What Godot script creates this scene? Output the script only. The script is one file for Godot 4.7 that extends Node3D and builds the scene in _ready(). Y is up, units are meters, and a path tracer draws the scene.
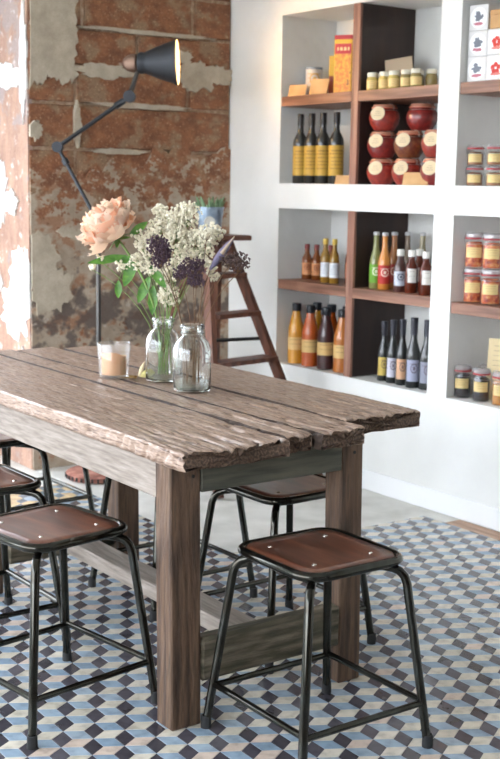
extends Node3D
# A shop corner: a weathered plank table with metal stools on a tumbling-block tile floor, niche shelves behind.

var M := {}
var taken := {}
var cam: Camera3D
var nz := FastNoiseLite.new()
var rng := RandomNumberGenerator.new()

const WALL := -3.897      # face of the shelf wall
const BRICK := -5.635     # face of the old block wall
const STUB := -2.69       # face of the lit masonry beside it
const TOP := 0.79         # table top

func _ready() -> void:
	rng.seed = 7
	nz.seed = 11
	nz.noise_type = FastNoiseLite.TYPE_SIMPLEX_SMOOTH
	nz.frequency = 1.0
	# ---- camera, sky, exposure
	cam = Camera3D.new()
	cam.name = "camera"
	cam.fov = 34.53
	cam.near = 0.05
	cam.far = 60.0
	cam.position = Vector3(0, 1.4684, 0)
	cam.rotation = Vector3(-0.1577, 0.9466, 0.0166)
	var at := CameraAttributesPhysical.new()
	at.frustum_focal_length = 50.0
	at.frustum_focus_distance = 3.35
	at.exposure_aperture = 4.8
	cam.attributes = at
	cam.fov = 34.53
	add_child(cam)
	cam.current = true
	var we := WorldEnvironment.new()
	we.name = "world"
	var env := Environment.new()
	env.background_mode = Environment.BG_SKY
	var sm := ProceduralSkyMaterial.new()
	sm.sky_top_color = Color(0.90, 0.94, 1.0)
	sm.sky_horizon_color = Color(0.97, 0.98, 1.0)
	sm.ground_horizon_color = Color(0.72, 0.71, 0.69)
	sm.ground_bottom_color = Color(0.5, 0.49, 0.47)
	sm.sky_energy_multiplier = 2.0
	sm.ground_energy_multiplier = 1.2
	var sky := Sky.new()
	sky.sky_material = sm
	env.sky = sky
	env.tonemap_mode = Environment.TONE_MAPPER_LINEAR
	env.tonemap_exposure = 2.85
	env.sdfgi_enabled = true
	env.ssao_enabled = true
	env.ssil_enabled = true
	we.environment = env
	add_child(we)
	materials()
	room()
	block_wall()
	niches()
	floor_tiles()
	table()
	stools()
	lamp()
	ladder()
	shelf_goods()
	table_things()

# ================================================================ helpers
func numbered(called: String) -> String:
	var n: int = taken.get(called, 0)
	taken[called] = n + 1
	return called if n == 0 else "%s_%03d" % [called, n]

func tag(o: Node, label: String, category := "", group := "", kind := "") -> void:
	if label: o.set_meta("label", label)
	if category: o.set_meta("category", category)
	if group: o.set_meta("group", group)
	if kind: o.set_meta("kind", kind)

func thing(called: String, label: String, category: String, at := Vector3.ZERO, turn := 0.0, group := "") -> Node3D:
	var o := Node3D.new()
	o.name = numbered(called)
	add_child(o)
	o.position = at
	o.rotation.y = turn
	tag(o, label, category, group)
	return o

func part(called: String, mesh: Mesh, m: Material, parent: Node, at := Vector3.ZERO) -> MeshInstance3D:
	var o := MeshInstance3D.new()
	o.name = called
	o.mesh = mesh
	o.material_override = m
	o.position = at
	o.cast_shadow = GeometryInstance3D.SHADOW_CASTING_SETTING_ON
	parent.add_child(o, true)
	return o

func struct(called: String, mesh: Mesh, m: Material) -> MeshInstance3D:
	var o := part(called, mesh, m, self)
	o.set_meta("kind", "structure")
	return o

func copy(src: Node3D, at: Vector3, turn: float, label: String, base := "") -> Node3D:
	var c: Node3D = src.duplicate()
	c.name = numbered(base)
	add_child(c)
	c.position = at
	c.rotation.y = turn
	c.set_meta("label", label)
	return c

func begin() -> SurfaceTool:
	var st := SurfaceTool.new()
	st.begin(Mesh.PRIMITIVE_TRIANGLES)
	return st

func done(st: SurfaceTool) -> ArrayMesh:
	st.generate_normals()
	return st.commit()

func tri(st: SurfaceTool, a: Vector3, b: Vector3, c: Vector3, outward: Vector3) -> void:
	var flip := (b - a).cross(c - a).dot(outward) > 0.0
	st.add_vertex(a)
	st.add_vertex(c if flip else b)
	st.add_vertex(b if flip else c)

func quad(st: SurfaceTool, a: Vector3, b: Vector3, c: Vector3, d: Vector3, outward: Vector3) -> void:
	tri(st, a, b, c, outward)
	tri(st, a, c, d, outward)

# a box with chamfered edges, from corner to corner
func bx(st: SurfaceTool, lo: Vector3, hi: Vector3, b := 0.0) -> void:
	st.set_smooth_group(-1)
	var c := (lo + hi) / 2
	var h := (hi - lo) / 2
	b = minf(b, minf(h.x, minf(h.y, h.z)) * 0.9)
	for ax in 3:
		var u := (ax + 1) % 3
		var v := (ax + 2) % 3
		for s in [-1.0, 1.0]:
			var p := []
			for k in [[-1, -1], [1, -1], [1, 1], [-1, 1]]:
				var q := Vector3.ZERO
				q[ax] = s * h[ax]
				q[u] = k[0] * (h[u] - b)
				q[v] = k[1] * (h[v] - b)
				p.append(c + q)
			var o := Vector3.ZERO
			o[ax] = s
			quad(st, p[0], p[1], p[2], p[3], o)
		if b > 0.0:
			for s in [-1.0, 1.0]:
				for t in [-1.0, 1.0]:
					var e := []
					for k in [-1.0, 1.0]:
						var q1 := Vector3.ZERO
						q1[u] = s * h[u]; q1[v] = t * (h[v] - b); q1[ax] = k * (h[ax] - b)
						var q2 := Vector3.ZERO
						q2[u] = s * (h[u] - b); q2[v] = t * h[v]; q2[ax] = k * (h[ax] - b)
						e.append(c + q1); e.append(c + q2)
					var o2 := Vector3.ZERO
					o2[u] = s; o2[v] = t
					quad(st, e[0], e[1], e[3], e[2], o2)
	if b > 0.0:
		for sx in [-1.0, 1.0]:
			for sy in [-1.0, 1.0]:
				for sz in [-1.0, 1.0]:
					var s := Vector3(sx, sy, sz)
					var i := h - Vector3(b, b, b)
					tri(st, c + s * Vector3(h.x, i.y, i.z), c + s * Vector3(i.x, h.y, i.z), c + s * Vector3(i.x, i.y, h.z), s)

func box(lo: Vector3, hi: Vector3, b := 0.0) -> ArrayMesh:
	var st := begin()
	bx(st, lo, hi, b)
	return done(st)

# a surface of revolution about y; profile of Vector2(radius, height), bottom to top outside
func lathe(st: SurfaceTool, pf: Array, segs := 20, at := Vector3.ZERO) -> void:
	var group := 0
	for i in pf.size() - 1:
		var a: Vector2 = pf[i]
		var b: Vector2 = pf[i + 1]
		if i > 0:
			var p: Vector2 = pf[i - 1]
			if absf((a - p).angle_to(b - a)) > 0.7: group += 1
		st.set_smooth_group(group)
		var dn := Vector2(b.y - a.y, a.x - b.x)
		for k in segs:
			var t0 := TAU * k / segs
			var t1 := TAU * (k + 1) / segs
			var c0 := Vector3(cos(t0), 0, sin(t0))
			var c1 := Vector3(cos(t1), 0, sin(t1))
			var mid := (c0 + c1) * 0.5
			var o := mid * dn.x + Vector3.UP * dn.y
			var p0 := at + c0 * a.x + Vector3.UP * a.y
			var p1 := at + c1 * a.x + Vector3.UP * a.y
			var p2 := at + c1 * b.x + Vector3.UP * b.y
			var p3 := at + c0 * b.x + Vector3.UP * b.y
			if a.x > 0.00001: tri(st, p0, p1, p2 if b.x > 0.00001 else p3, o)
			if b.x > 0.00001: tri(st, p0, p2, p3, o)

func turned(pf: Array, segs := 20) -> ArrayMesh:
	var st := begin()
	lathe(st, pf, segs)
	return done(st)

func prof(flat: Array) -> Array:
	var out := []
	for i in range(0, flat.size(), 2): out.append(Vector2(flat[i], flat[i + 1]))
	return out

# a round bar along points; radius may be one number or one per point
func tube(st: SurfaceTool, pts: Array, r, segs := 8, caps := true) -> void:
	st.set_smooth_group(0)
	var n := pts.size()
	var rings := []
	var side := Vector3.ZERO
	for i in n:
		var d: Vector3 = (pts[mini(i + 1, n - 1)] - pts[maxi(i - 1, 0)]).normalized()
		if i == 0:
			side = d.cross(Vector3.UP if absf(d.y) < 0.9 else Vector3.RIGHT).normalized()
		else:
			side = (side - d * side.dot(d)).normalized()
		var up := d.cross(side)
		var rr: float = r[i] if r is Array else r
		var ring := []
		for k in segs:
			var t := TAU * k / segs
			ring.append(pts[i] + (side * cos(t) + up * sin(t)) * rr)
		rings.append(ring)
	for i in n - 1:
		for k in segs:
			var k2 := (k + 1) % segs
			var o: Vector3 = (rings[i][k] + rings[i][k2]) / 2 - pts[i]
			quad(st, rings[i][k], rings[i][k2], rings[i + 1][k2], rings[i + 1][k], o)
	if caps:
		st.set_smooth_group(1)
		for e in [0, n - 1]:
			var o2: Vector3 = pts[e] - pts[1 if e == 0 else n - 2]
			for k in segs: tri(st, pts[e], rings[e][k], rings[e][(k + 1) % segs], o2)

func rod(pts: Array, r, segs := 8) -> ArrayMesh:
	var st := begin()
	tube(st, pts, r, segs)
	return done(st)

func bez(a: Vector3, b: Vector3, c: Vector3, d: Vector3, n: int) -> Array:
	var out := []
	for i in n + 1: out.append(a.bezier_interpolate(b, c, d, float(i) / n))
	return out

# an outline in a plane (a right, b up) given thickness along +z of its node; uv from the place on the wall
func prism(poly: PackedVector2Array, z0: float, z1: float, uvw := Vector2(1, 1), bev := 0.0) -> ArrayMesh:
	var st := begin()
	var idx := Geometry2D.triangulate_polygon(poly)
	var cen := Vector2.ZERO
	for p in poly: cen += p / poly.size()
	var put := func(p: Vector2, z: float) -> void:
		st.set_uv(Vector2(p.x / uvw.x, 1.0 - p.y / uvw.y))
		st.add_vertex(Vector3(p.x, p.y, z))
	st.set_smooth_group(-1)
	var inner := PackedVector2Array()
	for p in poly: inner.append(p.move_toward(cen, bev))
	for i in range(0, idx.size(), 3):
		var q := [inner[idx[i]], inner[idx[i + 1]], inner[idx[i + 2]]]
		var ccw: bool = (q[1] - q[0]).cross(q[2] - q[0]) > 0
		for k in ([0, 2, 1] if ccw else [0, 1, 2]): put.call(q[k], z1)
	var area := 0.0
	for i in poly.size(): area += poly[i].cross(poly[(i + 1) % poly.size()])
	for i in poly.size():
		var j := (i + 1) % poly.size()
		var w := [[inner[i], z1], [inner[j], z1], [poly[j], z0], [poly[i], z0]]
		for k in ([0, 1, 2, 0, 2, 3] if area > 0 else [0, 2, 1, 0, 3, 2]): put.call(w[k][0], w[k][1])
	return done(st)

func ragged(cx: float, cy: float, rx: float, ry: float, sd: float, n := 36, rough := 0.35, bite := 0.0) -> PackedVector2Array:
	var out := PackedVector2Array()
	for i in n:
		var t := TAU * i / n
		var k := 1.0 + rough * (nz.get_noise_2d(cos(t) * 1.6 + sd, sin(t) * 1.6 - sd) + 0.6 * nz.get_noise_2d(cos(t) * 5.0 - sd, sin(t) * 5.0))
		out.append(Vector2(cx + cos(t) * rx * k, cy + sin(t) * ry * k) + Vector2(nz.get_noise_2d(i * 0.9, sd * 3), nz.get_noise_2d(i * 0.9 + 70, sd * 3)) * bite)
	return out

func rounded_square(h: float, r: float, n := 6) -> PackedVector2Array:
	var out := PackedVector2Array()
	for q in 4:
		var c := Vector2(h - r, h - r).rotated(0)
		var sx: float = [1, -1, -1, 1][q]
		var sy: float = [1, 1, -1, -1][q]
		c = Vector2((h - r) * sx, (h - r) * sy)
		for i in n + 1:
			var t := PI / 2 * q + PI / 2 * i / n
			out.append(c + Vector2(cos(t), sin(t)) * r)
	return out

# ================================================================ materials
func col(r: int, g: int, b: int) -> Color:
	return Color(r / 255.0, g / 255.0, b / 255.0)

func mat(c: Color, rough := 0.6, metal := 0.0) -> StandardMaterial3D:
	var m := StandardMaterial3D.new()
	m.albedo_color = c
	m.roughness = rough
	m.metallic = metal
	return m

func noise_tex(freq: float, cols: Array, oct := 4, sd := 1, size := 512, kind := FastNoiseLite.TYPE_SIMPLEX_SMOOTH) -> NoiseTexture2D:
	var n := FastNoiseLite.new()
	n.seed = sd
	n.noise_type = kind
	n.frequency = freq
	n.fractal_octaves = oct
	var t := NoiseTexture2D.new()
	t.width = size
	t.height = size
	t.seamless = true
	t.noise = n
	var g := Gradient.new()
	g.offsets = PackedFloat32Array()
	var offs := PackedFloat32Array()
	var cc := PackedColorArray()
	for i in cols.size():
		offs.append(cols[i][0])
		cc.append(cols[i][1])
	g.offsets = offs
	g.colors = cc
	t.color_ramp = g
	return t

func bump_tex(freq: float, strength: float, oct := 4, sd := 1, size := 512) -> NoiseTexture2D:
	var n := FastNoiseLite.new()
	n.seed = sd
	n.frequency = freq
	n.fractal_octaves = oct
	var t := NoiseTexture2D.new()
	t.width = size
	t.height = size
	t.seamless = true
	t.as_normal_map = true
	t.bump_strength = strength
	t.noise = n
	return t

func triplanar(m: StandardMaterial3D, scale: Vector3, tex: Texture2D = null, nrm: Texture2D = null, nscale := 1.0, world := true) -> StandardMaterial3D:
	m.uv1_triplanar = true
	m.uv1_world_triplanar = world
	m.uv1_scale = scale
	m.uv1_triplanar_sharpness = 4.0
	if tex: m.albedo_texture = tex
	if nrm:
		m.normal_enabled = true
		m.normal_texture = nrm
		m.normal_scale = nscale
	return m

func glass(c: Color, alpha: float, rough := 0.02) -> StandardMaterial3D:
	var m := mat(Color(c.r, c.g, c.b, alpha), rough)
	m.transparency = BaseMaterial3D.TRANSPARENCY_ALPHA
	m.metallic_specular = 0.6
	return m

func materials() -> void:
	var grain := noise_tex(0.02, [[0.0, col(62, 47, 39)], [0.25, col(104, 82, 68)], [0.42, col(146, 121, 103)], [0.55, col(168, 145, 127)], [0.68, col(134, 110, 94)], [1.0, col(198, 178, 160)]], 6, 3, 1024)
	var grain_n := bump_tex(0.015, 9.0, 5, 5)
	M.plank = triplanar(mat(Color.WHITE, 0.42), Vector3(0.5, 4.5, 4.5), grain, grain_n, 0.55)
	M.plank_edge = triplanar(mat(Color.WHITE, 0.8), Vector3(0.5, 4.5, 4.5), noise_tex(0.02, [[0.0, col(38, 29, 24)], [0.5, col(62, 48, 39)], [1.0, col(92, 74, 60)]], 5, 4), grain_n, 0.5)  # grimy edge wood, its dark tone also paints in the shade of the seams
	M.endgrain = triplanar(mat(Color.WHITE, 0.8), Vector3(6, 6, 6), noise_tex(0.03, [[0.0, col(48, 36, 29)], [0.45, col(88, 68, 54)], [0.7, col(112, 90, 73)], [1.0, col(140, 116, 96)]], 5, 6), grain_n, 0.9)
	var leg_t := noise_tex(0.012, [[0.0, col(48, 35, 26)], [0.4, col(84, 62, 46)], [0.7, col(104, 80, 60)], [1.0, col(70, 55, 42)]], 5, 9)
	M.leg = triplanar(mat(Color.WHITE, 0.7), Vector3(5.0, 0.5, 5.0), leg_t, grain_n, 0.8)
	var ap_t := noise_tex(0.012, [[0.0, col(112, 101, 91)], [0.5, col(138, 127, 116)], [1.0, col(160, 149, 138)]], 5, 10)
	M.apron = triplanar(mat(Color.WHITE, 0.7), Vector3(0.9, 9.0, 9.0), ap_t, grain_n, 0.35)
	var ae_t := noise_tex(0.012, [[0.0, col(58, 57, 48)], [0.5, col(84, 83, 70)], [1.0, col(104, 98, 82)]], 5, 12)
	M.apron_end = triplanar(mat(Color.WHITE, 0.7), Vector3(6.0, 6.0, 0.5), ae_t, grain_n, 0.6)
	var st_t := noise_tex(0.01, [[0.0, col(48, 46, 34)], [0.45, col(80, 74, 56)], [0.6, col(96, 86, 70)], [1.0, col(126, 116, 98)]], 5, 14)
	M.stretcher = triplanar(mat(Color.WHITE, 0.8), Vector3(4.0, 6.0, 0.8), st_t, grain_n, 0.9)
	M.longplank = triplanar(mat(Color.WHITE, 0.75), Vector3(0.5, 6.0, 6.0), ap_t, grain_n, 0.7)
	# stool
	var seat_t := noise_tex(0.01, [[0.0, col(62, 34, 25)], [0.5, col(92, 52, 37)], [1.0, col(118, 73, 52)]], 4, 21, 256)
	M.seat = triplanar(mat(Color.WHITE, 0.3), Vector3(1.2, 3.0, 7.0), seat_t, null, 1.0, false)
	M.seat.clearcoat_enabled = true
	M.seat.clearcoat = 0.4
	M.seat.clearcoat_roughness = 0.2
	M.steel = triplanar(mat(col(102, 102, 99), 0.13, 0.92), Vector3(2.5, 2.5, 2.5), noise_tex(0.02, [[0.0, col(128, 110, 92)], [0.45, col(160, 158, 150)], [1.0, col(186, 190, 186)]], 4, 23, 256), null, 1.0, false)
	M.rubber = mat(col(28, 28, 28), 0.7)
	M.screw = mat(col(226, 222, 212), 0.25, 1.0)
	# room
	M.white = triplanar(mat(col(236, 236, 233), 0.75), Vector3(0.7, 0.7, 0.7), noise_tex(0.01, [[0.0, col(244, 244, 242)], [1.0, col(255, 255, 255)]], 4, 31, 256), bump_tex(0.03, 2.0, 4, 32, 256), 0.25)
	M.baseboard = mat(col(240, 241, 241), 0.5)
	M.ceiling = mat(col(238, 237, 232), 0.9)
	M.far = mat(col(112, 96, 82), 0.8)
	M.frame = mat(col(60, 62, 62), 0.5)
	M.pane = glass(Color(0.95, 1, 0.98), 0.06)
	M.concrete = triplanar(mat(Color.WHITE, 0.5), Vector3(0.8, 0.8, 0.8), noise_tex(0.008, [[0.0, col(188, 186, 177)], [0.5, col(208, 206, 198)], [1.0, col(222, 220, 213)]], 5, 41), bump_tex(0.03, 1.5, 4, 42, 256), 0.3)
	M.grout = mat(col(190, 188, 180), 0.8)
	M.pavement = mat(col(150, 148, 144), 0.9)
	var tile_t := noise_tex(0.02, [[0.0, Color(0.80, 0.80, 0.80)], [0.45, Color(0.93, 0.93, 0.93)], [1.0, Color(1, 1, 1)]], 5, 43)
	M.tile = triplanar(mat(Color.WHITE, 0.22), Vector3(1.7, 1.7, 1.7), tile_t, bump_tex(0.02, 1.0, 4, 44, 256), 0.2)
	M.tile.vertex_color_use_as_albedo = true
	M.strip = triplanar(mat(Color.WHITE, 0.6), Vector3(0.6, 6, 6), noise_tex(0.012, [[0.0, col(132, 102, 84)], [0.5, col(172, 140, 116)], [1.0, col(196, 166, 142)]], 4, 45, 256))
	# shelves
	M.shelf = triplanar(mat(Color.WHITE, 0.5), Vector3(0.5, 7, 7), noise_tex(0.012, [[0.0, col(104, 70, 54)], [0.5, col(144, 102, 82)], [1.0, col(176, 132, 108)]], 4, 51, 256))
	M.upright_lit = triplanar(mat(Color.WHITE, 0.5), Vector3(7, 0.5, 7), noise_tex(0.012, [[0.0, col(112, 76, 60)], [0.5, col(150, 106, 88)], [1.0, col(178, 136, 116)]], 4, 52, 256))  # divider front edge, the light it catches put into a paler tone
	M.panel_shaded = triplanar(mat(Color.WHITE, 0.5), Vector3(7, 0.5, 3), noise_tex(0.012, [[0.0, col(34, 23, 20)], [0.5, col(47, 32, 28)], [1.0, col(60, 42, 36)]], 4, 53, 256))  # divider sides, the shade inside the niche put into a darker tone
	M.card = triplanar(mat(Color.WHITE, 0.7), Vector3(3, 3, 3), noise_tex(0.02, [[0.0, col(196, 150, 98)], [1.0, col(222, 180, 128)]], 3, 54, 128))
	M.cream = mat(col(236, 216, 170), 0.7)
	M.paper = mat(col(240, 236, 226), 0.7)
	M.ink = mat(col(90, 76, 62), 0.8)
	M.faint = mat(col(170, 150, 116), 0.8)
	# metalwork
	M.lampblack = mat(col(58, 60, 64), 0.42, 0.6)
	M.lampsteel = mat(col(92, 90, 88), 0.35, 0.9)
	M.brass = mat(col(150, 122, 106), 0.4, 0.8)
	M.rust = triplanar(mat(Color.WHITE, 0.75), Vector3(4, 4, 4), noise_tex(0.02, [[0.0, col(116, 72, 60)], [0.5, col(156, 102, 86)], [1.0, col(184, 136, 118)]], 4, 61, 128))
	M.galv = triplanar(mat(col(178, 192, 206), 0.42, 0.55), Vector3(5, 5, 5), noise_tex(0.03, [[0.0, col(170, 176, 182)], [1.0, col(235, 240, 244)]], 3, 62, 128))
	M.ladder = triplanar(mat(Color.WHITE, 0.5), Vector3(5, 1.2, 5), noise_tex(0.014, [[0.0, col(64, 35, 25)], [0.5, col(96, 58, 42)], [1.0, col(124, 80, 60)]], 4, 63, 256))
	M.oldwood = triplanar(mat(Color.WHITE, 0.6), Vector3(5, 5, 1.2), noise_tex(0.014, [[0.0, col(120, 84, 46)], [1.0, col(176, 134, 80)]], 4, 64, 128))
	# masonry
	M.mortar = triplanar(mat(Color.WHITE, 0.95), Vector3(1.5, 1.5, 1.5), noise_tex(0.03, [[0.0, col(138, 108, 84)], [0.6, col(178, 152, 128)], [1.0, col(206, 190, 170)]], 5, 71), bump_tex(0.04, 8.0, 5, 72), 0.8)
	# plants
	M.stem = mat(col(112, 140, 66), 0.5)
	M.leaf = triplanar(mat(Color.WHITE, 0.45), Vector3(12, 12, 12), noise_tex(0.02, [[0.0, col(52, 96, 34)], [1.0, col(112, 160, 60)]], 3, 81, 128))
	M.leaf.backlight_enabled = true
	M.leaf.backlight = Color(0.3, 0.42, 0.1)
	M.twig = mat(col(112, 84, 58), 0.8)
	M.blossom = mat(col(250, 243, 222), 0.8)
	M.blossom.backlight_enabled = true
	M.blossom.backlight = Color(0.5, 0.48, 0.4)
	M.petal = mat(col(255, 238, 222), 0.6)
	M.petal.backlight_enabled = true
	M.petal.backlight = Color(0.9, 0.78, 0.66)
	M.petal_deep = mat(col(255, 220, 194), 0.6)
	M.petal_deep.backlight_enabled = true
	M.petal_deep.backlight = Color(0.9, 0.66, 0.5)
	M.plum = mat(col(84, 64, 76), 0.85)
	M.dried = mat(col(96, 78, 74), 0.9)
	M.violet = mat(col(112, 106, 130), 0.8)
	M.succulent = mat(col(116, 142, 104), 0.6)
	M.soil = mat(col(60, 46, 36), 0.95)
	M.clear = glass(Color(0.93, 0.98, 0.97), 0.05, 0.02)
	M.water = glass(Color(0.9, 0.95, 0.86), 0.10, 0.02)
	M.wax = mat(col(198, 148, 98), 0.55)
	M.wax.subsurf_scatter_enabled = true
	M.wax.subsurf_scatter_strength = 0.2

# ================================================================ the room
func room() -> void:
	var t := 0.25
	var x0 := -6.4
	var x1 := 2.6
	var z1 := 2.2
	var hh := 3.1
	struct("ceiling", box(Vector3(x0 - t, hh, -4.4), Vector3(x1 + t, hh + 0.2, z1 + t)), M.ceiling)
	struct("wall_right", box(Vector3(x1, 0, -4.4), Vector3(x1 + t, hh, z1 + t)), M.far)
	# front wall with a wide shop window, and a second window to the left
	var st := begin()
	bx(st, Vector3(x0, 0, z1), Vector3(x1, 0.45, z1 + t))
	bx(st, Vector3(x0, 2.8, z1), Vector3(x1, hh, z1 + t))
	bx(st, Vector3(x0, 0.45, z1), Vector3(-6.0, 2.8, z1 + t))
	bx(st, Vector3(0.6, 0.45, z1), Vector3(x1, 2.8, z1 + t))
	struct("wall_front", done(st), M.white)
	window("window_1", Vector3(-6.0, 0.45, z1 + 0.1), Vector3(1, 0, 0), 6.6, 2.35, 5)
	st = begin()
	bx(st, Vector3(x0 - t, 0, STUB), Vector3(x0, 0.3, z1 + t))
	bx(st, Vector3(x0 - t, 2.85, STUB), Vector3(x0, hh, z1 + t))
	bx(st, Vector3(x0 - t, 0.3, STUB), Vector3(x0, 2.85, -2.3))
	bx(st, Vector3(x0 - t, 0.3, 1.7), Vector3(x0, 2.85, z1 + t))
	struct("wall_left", done(st), M.white)
	window("window_2", Vector3(x0 - 0.1, 0.3, 1.7), Vector3(0, 0, -1), 4.0, 2.55, 3)
	struct("ground", box(Vector3(-30, -0.3, -30), Vector3(30, -0.12, 30)), M.pavement)

func window(called: String, at: Vector3, dir: Vector3, w: float, h: float, n: int) -> void:
	var o := Node3D.new()
	o.name = called
	add_child(o)
	o.set_meta("kind", "structure")
	o.position = at
	o.rotation.y = atan2(-dir.z, dir.x)
	for k in n + 1:
		var x := w * k / n
		part("mullion", box(Vector3(x - 0.03, 0, -0.03), Vector3(x + 0.03, h, 0.03), 0.004), M.frame, o)
	for y in [0.03, h - 0.03]:
		part("window_rail", box(Vector3(0.03, y - 0.03, -0.028), Vector3(w - 0.03, y + 0.03, 0.028), 0.004), M.frame, o)
	for k in n:
		part("pane", box(Vector3(w * k / n + 0.03, 0.06, -0.003), Vector3(w * (k + 1) / n - 0.03, h - 0.06, 0.003)), M.pane, o)

# colours of old masonry, painted with grain: a in metres along the wall, b height
func wall_picture(w: float, h: float, px: float, f: Callable) -> ImageTexture:
	var iw := int(w / px)
	var ih := int(h / px)
	var im := Image.create(iw, ih, false, Image.FORMAT_RGB8)
	for j in ih:
		for i in iw:
			im.set_pixel(i, j, f.call(i * px, h - j * px))
	return ImageTexture.create_from_image(im)

func fbm(x: float, y: float, sd := 0.0) -> float:
	return nz.get_noise_2d(x + sd, y - sd) * 0.55 + nz.get_noise_2d(x * 2.1 + sd, y * 2.1) * 0.3 + nz.get_noise_2d(x * 4.7, y * 4.7 + sd) * 0.2

func block_colour(a: float, b: float) -> Color:
	var n := fbm(a * 7, b * 9, 3.0)
	var c := col(160, 106, 72).lerp(col(116, 76, 54), clampf(0.5 + n * 1.1, 0, 1))
	var g := fbm(a * 4, b * 5, 40.0)
	if g > 0.02: c = c.lerp(col(152, 128, 102), clampf((g - 0.02) * 3.5, 0, 0.75))
	var s := nz.get_noise_2d(a * 70, b * 70)
	if s > 0.36: c = c.lerp(col(214, 182, 148), clampf((s - 0.36) * 4, 0, 0.8))
	if s < -0.5: c = c.lerp(col(84, 54, 42), 0.6)
	var f := nz.get_noise_2d(a * 180, b * 180 + 9)
	return c.lightened(maxf(f, 0) * 0.12).darkened(maxf(-f, 0) * 0.15)

func plaster_colour(a: float, b: float) -> Color:
	var n := fbm(a * 3, b * 3, 60.0)
	var c := col(154, 136, 117).lerp(col(186, 170, 150), clampf(0.5 + n * 1.3, 0, 1))
	var r := fbm(a * 4, b * 6, 90.0)
	if r > 0.05: c = c.lerp(col(150, 104, 76), clampf((r - 0.05) * 4, 0, 0.75))
	var e := fbm(a * 8, b * 10, 75.0)
	if e > 0.3 - 0.45 * smoothstep(1.1, 1.6, b): c = block_colour(a, b)
	# dark damp stain with ragged edges near the foot of the wall
	var d := fbm(a * 6, b * 6, 120.0) + 0.42 - absf(b - 0.8) * 1.5 - maxf(0, a - 0.75) * 0.4
	if d > 0.12: c = c.lerp(col(84, 73, 68), clampf((d - 0.15) * 3.0, 0, 0.75))
	var w := fbm(a * 9, b * 9, 150.0)
	if w > 0.3: c = c.lerp(col(206, 194, 178), clampf((w - 0.3) * 5, 0, 0.7))
	var f := nz.get_noise_2d(a * 150, b * 150)
	return c.lightened(maxf(f, 0) * 0.1).darkened(maxf(-f, 0) * 0.12)

func stub_colour(a: float, b: float) -> Color:
	var n := fbm(a * 8, b * 3, 200.0)
	var c := col(180, 144, 122).lerp(col(148, 116, 100), clampf(0.5 + n * 1.2, 0, 1))
	var g := fbm(a * 5, b * 4, 240.0) + (0.25 if b > 1.75 else 0.0)
	if g > 0.2: c = c.lerp(col(150, 136, 132), clampf((g - 0.2) * 5, 0, 0.8))
	var w := fbm(a * 10, b * 10, 280.0)
	if w > 0.2: c = c.lerp(col(220, 210, 202), clampf((w - 0.22) * 5, 0, 0.8))
	var f := nz.get_noise_2d(a * 150, b * 150)
	return c.lightened(maxf(f, 0) * 0.12).darkened(maxf(-f, 0) * 0.14)

func pale_colour(a: float, b: float) -> Color:
	var n := fbm(a * 6, b * 6, 320.0)
	var c := col(196, 184, 164).lerp(col(172, 158, 138), clampf(0.5 + n * 1.3, 0, 1))
	var f := nz.get_noise_2d(a * 120, b * 120)
	return c.lightened(maxf(f, 0) * 0.1).darkened(maxf(-f, 0) * 0.1)

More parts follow.
